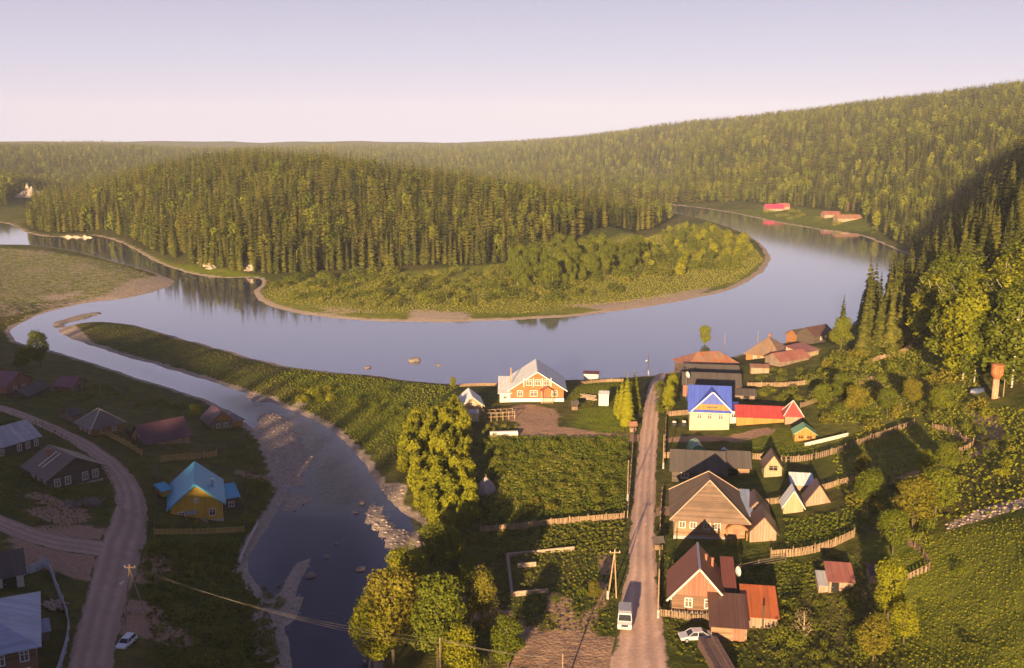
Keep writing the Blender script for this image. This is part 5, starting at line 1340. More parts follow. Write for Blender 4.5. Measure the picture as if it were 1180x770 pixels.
def place_tree(name, x, y, z, h, crown, trunk, label, cat, group, wide=1.0, rz=None):
    root = thing(name, (x, y, z), random.uniform(0, 6.28) if rz is None else rz, label, cat, group)
    o = link('crown', crown, root); o.scale = (h * wide, h * wide, h)
    if trunk:
        t = link('trunk', trunk, root); t.scale = (h, h, h)
    return root
def scatter_poly(poly, spacing, seed, jitter=.42):
    rg = np.random.default_rng(seed)
    x0, y0 = poly.min(0); x1, y1 = poly.max(0)
    gx_, gy_ = np.meshgrid(np.arange(x0, x1 + spacing, spacing), np.arange(y0, y1 + spacing, spacing * .87))
    gx_ = gx_ + (np.arange(gx_.shape[0]) % 2)[:, None] * spacing * .5
    p = np.stack([gx_.ravel(), gy_.ravel()], 1) + rg.uniform(-jitter, jitter, (gx_.size, 2)) * spacing
    return p[inside(poly, p[:, 0], p[:, 1])]
def merge(name, protos, pts, hs, mat, label, cat, wide=(.85, 1.2), seed=0, tintspread=.45):
    rg = np.random.default_rng(seed)
    which = rg.integers(0, len(protos), len(pts)); tintspread = tintspread * (1.0 if mat is SPRUCE else .6)
    Vs, Fs, Ts, off = [], [], [], 0
    for k, (V, F, T) in enumerate(protos):
        sel = np.where(which == k)[0]
        if not len(sel): continue
        P, h = pts[sel], hs[sel]
        a = rg.uniform(0, 6.283, len(sel)); w = rg.uniform(*wide, len(sel)) * h
        ca, sa = np.cos(a)[:, None], np.sin(a)[:, None]
        X = (V[None, :, 0] * ca - V[None, :, 1] * sa) * w[:, None] + P[:, 0:1]
        Y = (V[None, :, 0] * sa + V[None, :, 1] * ca) * w[:, None] + P[:, 1:2]
        Z = V[None, :, 2] * h[:, None] + P[:, 2:3]
        VV = np.stack([X, Y, Z], 2).reshape(-1, 3)
        n = len(V)
        FF = (F[None] + (np.arange(len(sel)) * n)[:, None, None]).reshape(-1, F.shape[1]) + off
        off += len(VV)
        Vs.append(VV); Fs.append(FF)
        Ts.append(np.clip(T[None] * .55 + rg.normal(.25, tintspread, (len(sel), 1)), 0, 1.3).ravel())
    o = link(name, np_mesh(name, np.concatenate(Vs), np.concatenate(Fs), mat, np.concatenate(Ts)))
    return tag(o, label, cat, kind='stuff')

# ------------------------------------------------------------------ forests
def withz(p):
    h, d, b = HD(p[:, 0], p[:, 1])
    return np.column_stack([p, h]), d
def inview(p, margin=40, top=25):
    u, v = proj(p[:, 0], p[:, 1], p[:, 2])
    u2, v2 = proj(p[:, 0], p[:, 1], p[:, 2] + top)
    return (u > -margin) & (u < 1180 + margin) & (v2 < 790) & (p[:, 1] > 5)
# candidates that may become single spruces: the near hillside and the front of the peninsula
nearp, nd = withz(scatter_poly(NEAR, 6.2, 3)); nearp = nearp[nd > 5]
nv = inview(nearp, 60)
pen1, pd = withz(scatter_poly(PEN, 4.6, 4)); pen1 = pen1[(pd > 7)]
penf = pen1[pen1[:, 1] < 760]
hN = RNG.uniform(16, 27, len(nearp)); hP = RNG.uniform(15, 24, len(pen1)) * RNG.choice([.7, .9, 1.0, 1.0, 1.12], len(pen1)) * np.where(RNG.random(len(pen1)) < .12, .75, 1)
front = np.array([((abs(pen1[:, 0] - p[0]) < 14) & (pen1[:, 1] < p[1] - 2) & (pen1[:, 1] > p[1] - 40)).sum() if p[1] < 620 else 99 for p in pen1])
penview = inview(pen1)
BIRCH_AREA = worldpoly([(1058, 402), (1085, 420), (1108, 440), (1128, 447), (1160, 449), (1215, 440), (1230, 395), (1150, 375), (1070, 380)])
ib = inside(BIRCH_AREA, nearp[:, 0], nearp[:, 1])
cand = [(hN[i] / nearp[i, 1], 'n', i) for i in range(len(nearp)) if nv[i] and not ib[i] and nearp[i, 1] < 430]
cand.sort(reverse=True)
pickN = set(c[2] for c in cand[:130])
candp = sorted([(front[i] * 1.0 + pen1[i, 1] * .01, i) for i in range(len(pen1)) if penview[i] and front[i] < 9])
pickP = set(c[1] for c in candp[:165])
for i in pickN:
    x, y, z = nearp[i]
    place_tree('spruce_tree', x, y, z - .2, hN[i], SPR_HI[i % 4], SPR_TRUNK, 'dark green spruce on the near hillside at the right edge', 'spruce', 'spruces on the near right hillside', random.uniform(.85, 1.15))
for i in pickP:
    x, y, z = pen1[i]
    place_tree('spruce_tree', x, y, z - .2, hP[i], SPR_MIDF[i % 4], SPR_TRUNK, 'sunlit spruce in the front rank of the peninsula forest', 'spruce', 'spruces in the front rank of the peninsula', random.uniform(.85, 1.2))
restN = np.array([i for i in range(len(nearp)) if i not in pickN and not ib[i]])
merge('hillside_forest', SPR_MID_A, nearp[restN], hN[restN], SPRUCE, 'dense spruce forest on the near right hillside behind the single trees', 'forest', seed=1)
restP = np.array([i for i in range(len(pen1)) if i not in pickP and penview[i]])
keep = restP[(pen1[restP, 1] < 800) | (RNG.random(len(restP)) < .55)]
decid = RNG.random(len(keep)) < .09
merge('spruce_forest', SPR_MID_A, pen1[keep[~decid]], hP[keep[~decid]], SPRUCE, 'golden-lit spruce forest covering the peninsula and the hill behind it', 'forest', (.85, 1.2), seed=2)
merge('mixed_forest', BLOB_A, pen1[keep[decid]], hP[keep[decid]] * .8, LEAFY, 'lighter leafy trees mixed into the peninsula spruce forest', 'forest', seed=3)
def far_points():
    out = []
    rg = np.random.default_rng(9)
    for (ya, yb, sp) in ((500, 800, 5.2), (800, 1200, 5.8), (1200, 1800, 7.6), (1800, 2600, 10.5), (2600, 3400, 14)):
        m = 40 + 0.62 * yb
        poly = np.array([(-m, ya), (m, ya), (m, yb), (-m, yb)])
        p = scatter_poly(poly, sp, int(ya))
        p = p[inside(FARL, p[:, 0], p[:, 1]) & ~inside(PEN, p[:, 0], p[:, 1])]
        q, d = withz(p)
        q = q[d > 6]
        u_, v_ = proj(q[:, 0], q[:, 1], q[:, 2]); q = q[~((u_ > 8) & (u_ < 48) & (q[:, 1] > 900) & (q[:, 1] < 1005))]
        q = q[inview(q, 30)]
        out.append(np.column_stack([q, np.full(len(q), sp)]))
    return np.concatenate(out)
farp = far_points()
hf = RNG.uniform(12, 20, len(farp)) * 1.0
fu, _ = proj(farp[:, 0], farp[:, 1], farp[:, 2]); hf = np.where((fu > 8) & (fu < 48) & (farp[:, 1] < 990), hf * .35, hf)
dec = RNG.random(len(farp)) < .10
nearfar = (farp[:, 1] < 1000) & ~dec
merge('far_slope_forest', SPR_MID_A, farp[nearfar][:, :3], hf[nearfar], SPRUCE, 'spruce forest on the steep slope across the river at right', 'forest', (.85, 1.2), seed=4)
ff = (farp[:, 1] >= 1000) & ~dec
merge('distant_forest', SPR_LO_A, farp[ff][:, :3], hf[ff], SPRUCE, 'distant spruce forest covering the hills up to the skyline', 'forest', (1.0, 1.5), seed=5)
merge('distant_leafy_forest', BLOB_A, farp[dec][:, :3], hf[dec] * .85, LEAFY, 'lighter leafy woods among the distant spruce hills', 'forest', (.9, 1.4), seed=6)
sp_ = scatter_poly(np.array([(165, 120), (330, 100), (420, 240), (420, 420), (330, 240), (190, 215), (160, 175)]), 8.5, 44); sp_, _ = withz(sp_)
merge('slope_forest', SPR_MID_A, sp_, RNG.uniform(12, 22, len(sp_)), SPRUCE, 'spruce forest on the steep slope right of the lower meadow', 'forest', seed=8)
# ridge forest behind the camera: the hill the village sits under, whose shade lies over the near left bank
rx = RNG.uniform(-520, 340, 420); ry = RNG.uniform(-170, -60, 420)
rp_ = np.column_stack([rx, ry, Hs(rx, ry)])
merge('ridge_forest', SPR_MID_A, rp_, RNG.uniform(9, 17, 420), SPRUCE, 'spruce forest on the ridge that shades the near left bank', 'forest', (1.0, 1.5), seed=7)

# ------------------------------------------------------------------ single trees and shrubs
def tree_at(name, px, h, crown, trunk, label, cat='tree', group=None, wide=1.0):
    x, y, z = ground(*px)
    return place_tree(name, x, y, z - .1, h, crown, trunk, label, cat, group, wide)
wl_ = WILLOW.name; lf = LEAFY.name; au = AUTUMN.name
# birch grove on the hill
bp = nearp[ib & nv]
bp2 = scatter_poly(BIRCH_AREA, 5.2, 21); bp2, _ = withz(bp2)
for i, (x, y, z) in enumerate(bp2):
    place_tree('birch_tree', x, y, z - .2, random.uniform(15, 23), (BIRCH + BIRCH_W)[i % 7], TR_BIRCH, 'bright leafy birch in the grove above the rusty water tower', 'birch', 'birch grove above the water tower', random.uniform(1.05, 1.4))
# willow thicket beside the stream
wpoly = worldpoly([(482, 488), (508, 478), (530, 474), (539, 505), (546, 560), (548, 600), (528, 618), (510, 632), (496, 640), (490, 605), (472, 572), (462, 545), (468, 510)])
for i, (x, y) in enumerate(scatter_poly(wpoly, 2.9, 8)):
    z = float(Hs(np.array([x]), np.array([y]))[0])
    place_tree('willow_tree', x, y, z - .1, random.uniform(3.4, 6.4), WIL[i % 5], TR_WIL, 'golden-green willow in the thicket between stream and dark fence', 'willow', 'willows in the thicket by the stream', random.uniform(.9, 1.2))
for px, h, kind, lab, wide in [
    ((455, 765), 14, au, 'round tree with yellowing leaves hanging over the stream at the bottom', 1.1), ((505, 770), 12.5, lf, 'green leafy tree just right of the yellowing tree at the bottom', 1.15),
    ((470, 705), 10.5, wl_, 'broad yellow-green tree below the willow thicket tip', 1.2), ((500, 668), 9, lf, 'dense green tree at the lower end of the gravel bank', 1.2), ((435, 742), 9, wl_, 'low bright tree leaning over the water at the bottom', 1.2),
    ((555, 727), 9.5, au, 'thin yellowing tree around the leaning power pole', .9), ((585, 770), 7, lf, 'small dark tree at the bottom edge left of the dirt turnaround', 1.3), ((530, 790), 8, wl_, 'leafy tree at the bottom edge behind the straight pole', 1.2),
    ((522, 655), 7, lf, 'dark leafy tree just below the tip of the willow thicket', 1.2), ((545, 690), 6.5, lf, 'shaded green tree left of the log rectangle', 1.3), ((488, 740), 9, wl_, 'bright leafy tree in the middle of the bottom tree group', 1.25), ((430, 775), 10, wl_, 'yellow-green tree at the stream side of the bottom tree group', 1.25),
    ((685, 693), 3.2, au, 'small round yellow bush-like tree beside the A-shaped pole', 1.25), ((812, 402), 8.5, wl_, 'lone yellow-green tree at the water by the rusty-roofed house', 1.0),
    ((46, 424), 11, lf, 'tall leafy tree above the far left houses at the stream', 1.1), ((28, 428), 7, lf, 'dark rounded tree left of the tall tree by the stream', 1.4),
    ((226, 486), 4.5, lf, 'dark round tree between the maroon barn and the orange-gabled house', 1.3), ((522, 449), 3.8, wl_, 'small sunlit tree at the willow edge by the river house', .95),
    ((968, 408), 11, lf, 'broad green tree in front of the lone riverside spruce', 1.15), ((1000, 590), 7, lf, 'loose yellow-green tree in the garden right of the huts', 1.3), ((1052, 612), 8.5, au, 'spreading sunlit tree on the hillside below the board fences', 1.35),
    ((1078, 596), 8, lf, 'spreading tree right of the sunlit hillside tree', 1.4), ((1028, 640), 7, lf, 'loose apple tree in the lower garden fence corner', 1.3), ((1022, 722), 9.5, wl_, 'conical yellow-green tree in the lower right meadow', .85),
    ((1040, 742), 5.5, wl_, 'low tree at the foot of the conical tree in the lower right', 1.2), ((1005, 762), 6, au, 'olive tree at the bottom edge of the lower right meadow', 1.3),
    ((993, 556), 5, au, 'yellowish orchard tree below the climbing plank fence', 1.2), ((1090, 545), 5.5, lf, 'orchard tree left of the hillside track', 1.3), ((1066, 556), 5.5, wl_, 'bright orchard tree below the bent board fence', 1.3),
    ((968, 462), 6.5, lf, 'loose tree in the bushes right of the red pavilion', 1.3), ((985, 480), 7, au, 'olive tree on the slope right of the green gazebo', 1.3), ((1022, 478), 6, lf, 'dense shrubby tree under the crooked board fence', 1.4),
    ((945, 468), 5.5, lf, 'loose tree right above the red pavilion', 1.3), ((1050, 470), 6.5, au, 'olive tree in the middle of the hillside scrub', 1.3), ((1082, 480), 6.5, lf, 'leafy tree above the bend of the hillside track', 1.3)]:
    tree_at('leafy_tree', px, h, random.choice(BR_HI[kind]), TR_BROAD, lab, 'tree', None, wide)
BARE = trunk_mesh('bare_branches', 1.0, .03, plain('pale_bare_wood', (.42, .31, .20), .9, .2), 14, 9, 0, .12)
tree_at('dry_shrub', (925, 738), 4.6, smesh('crown', broad(R2, 1, .42, .05, 420, .02, 9), DRY), BARE, 'pale dry leafless shrub in the shade right of the orange-roofed shed', 'shrub', None, 1.0)
for px, h, lab in [((722, 490), 12.5, 'tall golden spruce at the road, nearest of the roadside row'), ((716, 482), 9.5, 'shorter golden spruce at the left of the roadside row'), ((731, 474), 10.5, 'golden spruce at the back of the roadside row'), ((711, 478), 7, 'young golden spruce at the lawn edge of the roadside row')]:
    tree_at('larch_tree', px, h, smesh('crown', spruce_arrays(rgp, 22, 12, True, .17), WILLOW), SPR_TRUNK, lab, 'spruce', 'golden spruces along the left of the road', 1.05)
for px, h, lab in [((770, 476), 8, 'narrow leafy tree on the right side of the road, nearest the fence'), ((774, 466), 8.5, 'narrow leafy tree on the right side of the road, further from the fence')]:
    tree_at('poplar_tree', px, h, BIRCH_W[0], TR_BROAD, lab, 'tree', 'narrow trees on the right of the road', .95)
for px, h, lab in [((969, 398), 16, 'lone tall spruce standing at the river right of the tan hipped roof'), ((990, 388), 14, 'spruce beside the lone tall riverside spruce'), ((1008, 392), 15, 'slim spruce at the left end of the near hillside'), ((1030, 393), 14, 'slim spruce behind the upper meadow')]:
    tree_at('spruce_tree', px, h, SPR_HI[0], SPR_TRUNK, lab, 'spruce', None, 1.0)

def bushes(px, spacing, hr, kinds, label, group, seed, cat='bush', dmin=2.0, limit=290, world=None, hw=(.8, 1.25), name='bush'):
    poly = worldpoly(px) if world is None else world
    pts, d = withz(scatter_poly(poly, spacing, seed))
    pts = pts[d > dmin]
    rg = random.Random(seed)
    pts = pts[inview(pts, 20, 2)]
    if len(pts) > limit: pts = pts[np.sort(RNG.choice(len(pts), limit, replace=False))]
    for x, y, z in pts:
        h = rg.uniform(*hr)
        ALLB.append((h / y, x, y, z, h, rg.choice(kinds), h * rg.uniform(*hw), label, cat, group, rg.random() * 6.28, rg.randrange(4)))
ALLB = []
sh = SHRUB.name; sc_ = SCRUB.name
# peninsula scrub
bushes([(312, 330), (345, 320), (420, 316), (500, 314), (590, 311), (690, 318), (740, 330), (680, 345), (560, 356), (430, 356), (335, 346)], 11, (2.5, 6.5), (sc_, sh, sh, lf), 'olive bush in the scrub along the front of the peninsula', 'bushes on the peninsula front', 31, limit=230, hw=(.85, 1.4))
bushes([(770, 262), (815, 263), (855, 275), (868, 292), (845, 312), (780, 318), (720, 322), (690, 316), (730, 296), (765, 288)], 11, (2.5, 6.5), (sc_, sh, lf), 'grey-green willow bush on the tip of the peninsula', 'bushes on the peninsula tip', 33, limit=120, hw=(.9, 1.5))
tp = scatter_poly(worldpoly([(580, 322), (600, 308), (650, 297), (690, 282), (735, 275), (752, 290), (700, 320), (650, 333), (600, 332)]), 7.5, 35); tp, _ = withz(tp)
for i, (x, y, z) in enumerate(tp[:110]):
    place_tree('birch_tree', x, y, z - .2, random.uniform(6, 15), (BIRCH + BR_HI[lf])[i % 7], TR_BIRCH, 'light green leafy tree between spruces and meadow on the peninsula', 'birch', 'leafy trees on the peninsula', random.uniform(1.0, 1.5))
tp = scatter_poly(worldpoly([(775, 262), (820, 265), (860, 280), (872, 298), (840, 312), (780, 318), (720, 322), (705, 312), (745, 292)]), 15, 36); tp, _ = withz(tp)
for i, (x, y, z) in enumerate(tp):
    place_tree('willow_tree', x, y, z - .2, random.uniform(5, 9), (BR_HI[lf] + WIL)[i % 8], TR_WIL, 'rounded olive tree scattered on the meadow of the peninsula tip', 'tree', 'scattered trees on the peninsula tip', random.uniform(1.1, 1.6))
# right slope scrub
bushes([(935, 420), (985, 405), (1050, 415), (1110, 450), (1130, 470), (1100, 500), (1040, 490), (960, 500), (930, 470)], 6.6, (1.4, 4.2), (sh, lf, au, sh), 'wild bush in the scrub between the red pavilion and the hillside track', 'scrub between village and hillside track', 37)
bushes([(975, 560), (1060, 555), (1100, 570), (1080, 620), (1030, 640), (985, 610)], 4.2, (1.2, 3.2), (sh, lf, au), 'bush in the scrub right of the garden huts', 'scrub right of the garden huts', 38)
bushes([(905, 690), (985, 690), (1040, 690), (1040, 768), (900, 768)], 3.8, (.9, 2.4), (sh, lf), 'dark bush in the shaded lower right gardens', 'bushes in the shaded lower right gardens', 39)
bushes([(1100, 470), (1180, 470), (1180, 570), (1100, 560)], 6.0, (1.0, 2.6), (sh, lf, wl_), 'bush on the hillside below the water tower', 'bushes below the water tower', 40)
bushes([(1050, 650), (1180, 610), (1200, 760), (1060, 760)], 13, (.6, 1.6), (sh, lf), 'small shrub dotted over the sunlit lower right meadow', 'shrubs on the lower right meadow', 58)
# left bank
bushes([(160, 625), (280, 625), (290, 660), (318, 720), (320, 768), (190, 768), (160, 700)], 3.6, (.9, 2.6), (sh, lf), 'shaded bush in the thicket below the yellow cottage', 'thicket below the yellow cottage', 41)
bushes([(60, 440), (140, 447), (230, 470), (205, 478), (120, 462), (70, 462)], 4.2, (.8, 2.0), (sh, lf), 'shaded bush between the far left houses and the stream', 'bushes along the left stream bank', 42)
bushes([(282, 520), (315, 560), (315, 590), (295, 600), (286, 560)], 3.2, (.8, 2.2), (sh, lf), 'bush between the yellow cottage and the gravel bar', 'bushes right of the yellow cottage', 43)
bushes([(282, 598), (312, 596), (318, 615), (300, 640), (285, 640)], 2.6, (1.0, 2.4), (lf, wl_), 'green waterside bush left of the dark pool', 'waterside bushes left of the pool', 44)
bushes([(300, 680), (322, 672), (336, 690), (330, 705), (318, 712)], 2.6, (.6, 1.4), (lf, wl_), 'low green bush on the gravel spit', 'bushes on the gravel spit', 45, dmin=-50)
bushes([(405, 460), (440, 455), (480, 470), (500, 470), (470, 500), (440, 500)], 5.0, (1.2, 3.0), (wl_, lf), 'golden bush on the grassy spit left of the willow thicket', 'bushes on the grassy spit', 46)
bushes([(340, 450), (380, 447), (385, 462), (350, 468)], 3.4, (1.0, 2.6), (wl_, lf, au), 'bush clump in the middle of the grassy spit', 'bush clump on the grassy spit', 47)
bushes([(510, 620), (545, 615), (560, 690), (600, 740), (585, 768), (520, 768), (515, 700)], 3.4, (1.0, 2.8), (sh, lf, au), 'shrub under the trees between willow thicket and dirt turnaround', 'shrubs left of the turnaround', 48)
# gardens
bushes([(556, 505), (640, 510), (722, 508), (717, 590), (640, 597), (556, 604)], 3.5, (.6, 2.0), (sh, lf, au, sh), 'garden bush in the fenced potato garden left of the road', 'bushes in the fenced garden', 49, limit=280)
bushes([(600, 650), (690, 640), (700, 690), (620, 700)], 4.5, (.5, 1.3), (sh, lf), 'low bush inside and around the log rectangle', 'bushes by the log rectangle', 50)
bushes([(556, 490), (596, 488), (596, 500), (556, 500)], 2.0, (.5, 1.0), (lf, sh), 'low garden bush below the timber greenhouse frame', 'bushes by the greenhouse frame', 51)
bushes([(755, 440), (764, 440), (764, 475), (758, 475)], 3.0, (1.0, 2.2), (sh, wl_), 'bush on the right verge at the top of the road', 'bushes on the road verge', 52)
bushes([(870, 425), (940, 425), (940, 438), (870, 440)], 3.4, (.7, 1.8), (sh, lf), 'shrub in the terraced garden under the tan hipped roof', 'shrubs in the terraced garden', 53)
bushes([(870, 450), (930, 448), (925, 465), (880, 466)], 3.2, (.8, 2.4), (sh, lf), 'shrub between the terrace fence and the red barn', 'shrubs behind the red barn', 54)
bushes([(900, 660), (940, 650), (975, 640), (1000, 640), (990, 655), (940, 690)], 3.4, (.6, 1.6), (sh, lf), 'shrub around the pinkish plank hut', 'shrubs around the plank hut', 55)
bushes([(925, 700), (905, 705), (880, 740), (920, 745)], 2.6, (1.2, 2.6), (sh, lf), 'dense shrub right of the rust-orange roofed shed', 'shrubs by the orange roofed shed', 56)
bushes([(1000, 270), (1040, 283), (1010, 262), (900, 252), (880, 246), (900, 240)], 16, (2, 5), (sh, lf), 'bush on the far bank below the farmsteads', 'bushes on the far bank', 57, hw=(1.1, 1.6))

def place_bushes():
    ALLB.sort(key=lambda b: -b[0])
    rest = {}
    for n, (q, x, y, z, h, k, w, label, cat, group, rz, v) in enumerate(ALLB):
        if n < 285:
            o = link('bush', BUSH[k][v], None, (x, y, z - .12 * h), rz, (w, w, h)); tag(o, label, cat, group)
        else: rest.setdefault(group, []).append((x, y, z - .12 * h, h, w / h, k))
    for g, L_ in rest.items():
        a = np.array([r[:5] for r in L_]); k = max(set(r[5] for r in L_), key=[r[5] for r in L_].count)
        merge('shrubbery', BUSH_LO, a[:, :3], a[:, 3], bpy.data.materials[k], 'smaller ' + g, 'shrubs', (float(a[:, 4].min()), float(a[:, 4].max())), len(L_))
place_bushes()

def tufts(name, px, spacing, hr, mat, label, cat, seed, rows=None, world=None, dmin=1.0):
    poly = worldpoly(px) if world is None else world
    if rows:
        ang, gap = rows
        rg = np.random.default_rng(seed)
        c = poly.mean(0); R = np.max(np.linalg.norm(poly - c, axis=1))
        u, v = np.meshgrid(np.arange(-R, R, gap), np.arange(-R, R, spacing))
        u = u + rg.normal(0, .08, u.shape); v = v + rg.uniform(-.3, .3, v.shape) * spacing
        ca, sa = math.cos(ang), math.sin(ang)
        p = np.stack([c[0] + u.ravel() * ca - v.ravel() * sa, c[1] + u.ravel() * sa + v.ravel() * ca], 1)
        p = p[inside(poly, p[:, 0], p[:, 1])]
    else: p = scatter_poly(poly, spacing, seed)
    p, d = withz(p); p = p[d > dmin]
    if not len(p): return
    h = np.random.default_rng(seed).uniform(*hr, len(p))
    return merge(name, [TUFT], p, h, mat, label, cat, (.8, 1.5), seed, .3)
tufts('garden_crops', [(556, 505), (725, 503), (720, 596), (553, 608)], .6, (.35, .8), CROP, 'potato rows in the fenced garden left of the road', 'crops', 61)
tufts('garden_weeds', [(556, 560), (640, 520), (700, 540), (660, 590), (560, 600)], .9, (.3, .8), DRYGRASS, 'tall golden weeds between the bushes of the fenced garden', 'weeds', 80)
tufts('garden_crops', [(846, 655), (905, 646), (940, 650), (938, 690), (905, 690), (850, 690)], .55, (.35, .6), CROP, 'potato rows behind the plank-gabled house', 'crops', 62, (1.45, 1.1))
tufts('garden_crops', [(895, 514), (940, 510), (945, 522), (890, 528), (850, 526), (852, 516)], .5, (.35, .6), CROP, 'vegetable rows below the green gazebo', 'crops', 63, (1.5, 1.0))
tufts('garden_crops', [(905, 600), (985, 585), (1010, 600), (985, 618), (940, 635), (905, 630)], .7, (.4, .8), CROP, 'dense vegetable plot below the steep huts', 'crops', 64, (1.2, 1.0))
tufts('meadow_weeds', [(1040, 640), (1090, 612), (1180, 596), (1200, 600), (1200, 780), (1050, 780), (1030, 710)],   .55, (.10, .32), GRASSM, 'tall weeds in the sunlit meadow at the lower right', 'weeds', 65)
tufts('meadow_weeds', [(560, 640), (715, 610), (705, 730), (640, 730), (600, 720), (560, 690)], .9, (.2, .55), SHRUB, 'tall grass in the plot around the log rectangle', 'weeds', 66)
tufts('bank_weeds', [(280, 450), (340, 425), (480, 442), (530, 446), (500, 470), (450, 540), (400, 500), (345, 474)], 1.0, (.2, .55), GRASSM, 'tall grass on the spit between stream and river', 'weeds', 67)
tufts('bank_weeds', [(90, 376), (150, 376), (330, 428), (290, 452), (180, 415)], 1.6, (.2, .5), SHRUB, 'tall grass on the narrow end of the spit', 'weeds', 68)
tufts('bank_weeds', [(170, 622), (285, 622), (315, 720), (325, 770), (170, 770)], .85, (.3, .8), SHRUB, 'shaded weeds below the yellow cottage', 'weeds', 69)
tufts('bank_weeds', [(100, 500), (170, 525), (180, 610), (165, 610), (160, 560), (130, 525)], .9, (.2, .5), SHRUB, 'shaded weeds along the village road', 'weeds', 70)
tufts('bank_weeds', [(225, 528), (285, 500), (300, 520), (310, 560), (285, 590), (285, 545)], .9, (.2, .6), SHRUB, 'shaded grass between the orange-gabled house and the gravel', 'weeds', 71)
tufts('hillside_weeds', [(960, 500), (1060, 490), (1120, 470), (1180, 470), (1180, 590), (1080, 600), (1000, 600), (960, 560)], 1.1, (.2, .7), GRASSM, 'rough grass on the slope right of the village', 'weeds', 72)
tufts('hillside_weeds', [(960, 420), (1060, 390), (1130, 440), (1100, 475), (960, 490)], 1.2, (.2, .7), GRASSM, 'rough grass under the upper meadow scrub', 'weeds', 73)
tufts('garden_weeds', [(765, 640), (985, 640), (1040, 690), (1040, 780), (850, 780), (770, 750)], .9, (.2, .55), SHRUB, 'shaded grass in the lower right gardens', 'weeds', 74)
tufts('peninsula_weeds', [(300, 335), (350, 325), (600, 318), (760, 270), (860, 275), (880, 300), (850, 325), (760, 345), (600, 362), (400, 362), (310, 347)], 1.45, (.25, .75), DRYGRASS, 'tall golden grass on the open part of the peninsula', 'weeds', 75)
tufts('field_weeds', [(0, 286), (90, 296), (150, 308), (190, 325), (150, 340), (90, 350), (20, 375), (-30, 380), (-30, 290)], 3.4, (.25, .7), GRASSM, 'sparse grass on the sandy flat at the far left of the river', 'weeds', 79)
tufts('verge_weeds', [(660, 440), (735, 440), (728, 500), (700, 500), (655, 470)], .8, (.12, .3), GRASSM, 'bright lawn grass left of the road top', 'grass', 76)
tufts('verge_weeds', [(552, 616), (720, 602), (712, 640), (560, 650)], .8, (.3, .8), SHRUB, 'rough grass below the potato garden fence', 'weeds', 77)
tufts('verge_weeds', [(0, 475), (60, 492), (125, 540), (142, 590), (60, 612), (0, 590)], .9, (.2, .5), SHRUB, 'shaded grass around the dark log house', 'weeds', 78)

# rocks: river boulders one could count, and the loose stones of the gravel bars
def rock_mesh(seed):
    rg = np.random.default_rng(seed)
    import bmesh
    bm = bmesh.new(); bmesh.ops.create_icosphere(bm, subdivisions=2, radius=1)
    for v in bm.verts:
        f = 1 + .22 * math.sin(v.co.x * 3.1 + seed) * math.cos(v.co.y * 2.7 + seed * 1.7) + rg.normal(0, .07)
        v.co = Vector((v.co.x * f * 1.3, v.co.y * f, v.co.z * f * .6))
    me = bpy.data.meshes.new('rock'); bm.to_mesh(me); bm.free()
    me.materials.append(plain('wet_stone', (.17, .14, .13), .7, .35, 2)); return me
ROCKS = [rock_mesh(s) for s in range(3)]
for i, (px, s, lab) in enumerate([((477, 416), 1.6, 'largest dark boulder in the middle of the calm river'), ((424, 424), .9, 'small dark boulder in the river left of the largest one'), ((505, 421), .6, 'tiny dark boulder right of the largest river boulder'), ((358, 664), .8, 'dark mossy boulder beside the gravel spit'), ((377, 642), .5, 'pale boulder in the dark pool'), ((388, 627), .35, 'tiny pale boulder at the head of the dark pool'), ((418, 580), .6, 'pale boulder at the top of the lower gravel bank'), ((410, 591), .45, 'small boulder just below the pale boulder at the gravel bank'), ((416, 656), .7, 'dark snag-like boulder under the stream trees')]):
    p = W(*px, 0); o = link('boulder', ROCKS[i % 3], None, (p[0], p[1], .1 * s), i * 1.3, (s, s, s)); tag(o, lab, 'boulder')
def stones():
    P = []
    for b in BARS[:6]:
        p, d = withz(scatter_poly(b, 1.3, 90)); P.append(p[np.random.default_rng(2).random(len(p)) < .8])
    p, d = withz(scatter_poly(worldpoly([(300, 500), (345, 520), (345, 570), (315, 575)]), 1.5, 91)); P.append(p)
    p, d = withz(scatter_poly(worldpoly(ROCKPX), .8, 92)); P.append(p)
    P = np.concatenate(P); rg = np.random.default_rng(4)
    me = ROCKS[0]; V = np.array([v.co for v in me.vertices]) ; F = np.array([list(q.vertices) for q in me.polygons])
    h = rg.uniform(.06, .30, len(P)) ** 1.0
    merge('gravel_stones', [(V, F, np.zeros(len(V)))], P, h, plain('river_stones', (.33, .255, .225), .85, .5, 1.2), 'loose stones on the gravel bars and the bare slope', 'stones', (.7, 1.3), 5)
stones()
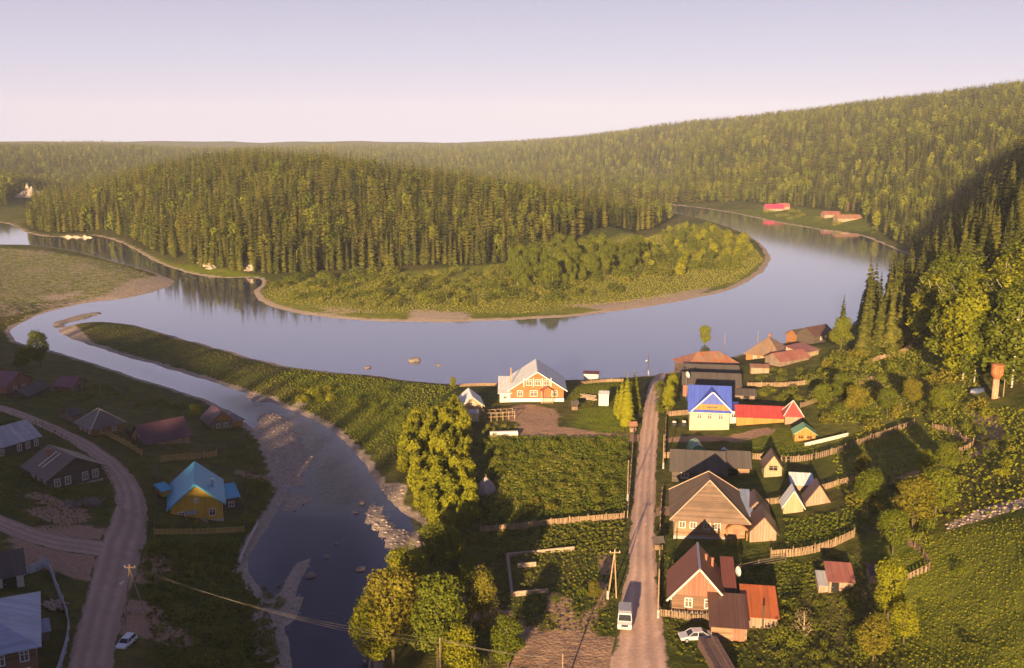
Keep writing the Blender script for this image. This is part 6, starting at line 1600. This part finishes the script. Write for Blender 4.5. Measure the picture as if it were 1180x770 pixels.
# bare cliffs across the river
def cliff(px0, px1, hgt, label, back=4, Y=None, rugged=.38):
    a, b = W(*px0, 1.0), W(*px1, 1.0)
    if Y: a, b = np.array([colx(px0[0], Y, 5), Y]), np.array([colx(px1[0], Y, 5), Y])
    rg = np.random.default_rng(int(px0[0]) + 3)
    d = b - a; Ln = np.linalg.norm(d); t = d / Ln; n = np.array([-t[1], t[0]])
    nu, nv_ = max(8, int(Ln / 2)), 8
    V, F = [], []
    z0 = float(Hs(np.array([a[0]]), np.array([a[1]]))[0]) - 1
    for i in range(nu + 1):
        u = i / nu; prof = (math.sin(math.pi * min(max(u, .02), .98)) ** .6) * (1 - rugged + rugged * math.sin(u * 9 + px0[0]) * math.cos(u * 23)) * (rg.uniform(.8, 1.1) if rugged > .25 else 1.0)
        for j in range(nv_ + 1):
            v = j / nv_
            p = a + d * u + n * (back * v + rg.normal(0, .6))
            V.append((p[0], p[1], z0 + hgt * prof * (1 if rugged else .25 + .75 * u) * v + rg.normal(0, .25)))
        p = a + d * u + n * (back + 5); V.append((p[0], p[1], z0 - 3))
    w = nv_ + 2
    for i in range(nu):
        for j in range(w - 1): F.append((i * w + j, (i + 1) * w + j, (i + 1) * w + j + 1, i * w + j + 1))
    me = np_mesh('cliff', np.array(V), np.array(F), plain('pale_limestone', (.40, .32, .26), .9, .5, .25, 0, .4))
    tag(link('cliff', me), label, 'cliff')
cliff((62, 272), (110, 273), 4.2, 'low pale cliff at the river foot of the forest hill, leftmost bend', 3, None, .3)
cliff((222, 306), (240, 312), 7, 'small pale rock face in the middle of the forest hill foot')
cliff((271, 312), (287, 315), 6, 'small pale rock face nearest the peninsula tip')
cliff((14, 0), (42, 0), 15, 'white cliff face high on the far left wooded hill', 14, 985, .3)

# ------------------------------------------------------------------ air
if HAZE_ON:
    hz = MB().box(-1900, 1900, -900, 3900, -8, 200)
    m = bpy.data.materials.new('haze_air'); m.use_nodes = True
    nt = m.node_tree; nt.nodes.clear()
    pv = nt.nodes.new('ShaderNodeVolumePrincipled'); out = nt.nodes.new('ShaderNodeOutputMaterial')
    pv.inputs['Color'].default_value = (.74, .80, 1.0, 1); pv.inputs['Density'].default_value = .00007; pv.inputs['Anisotropy'].default_value = -.2
    nt.links.new(pv.outputs[0], out.inputs['Volume'])
    o = hz.build('haze', m); tag(o, kind='stuff')
    o.display_type = 'WIRE'
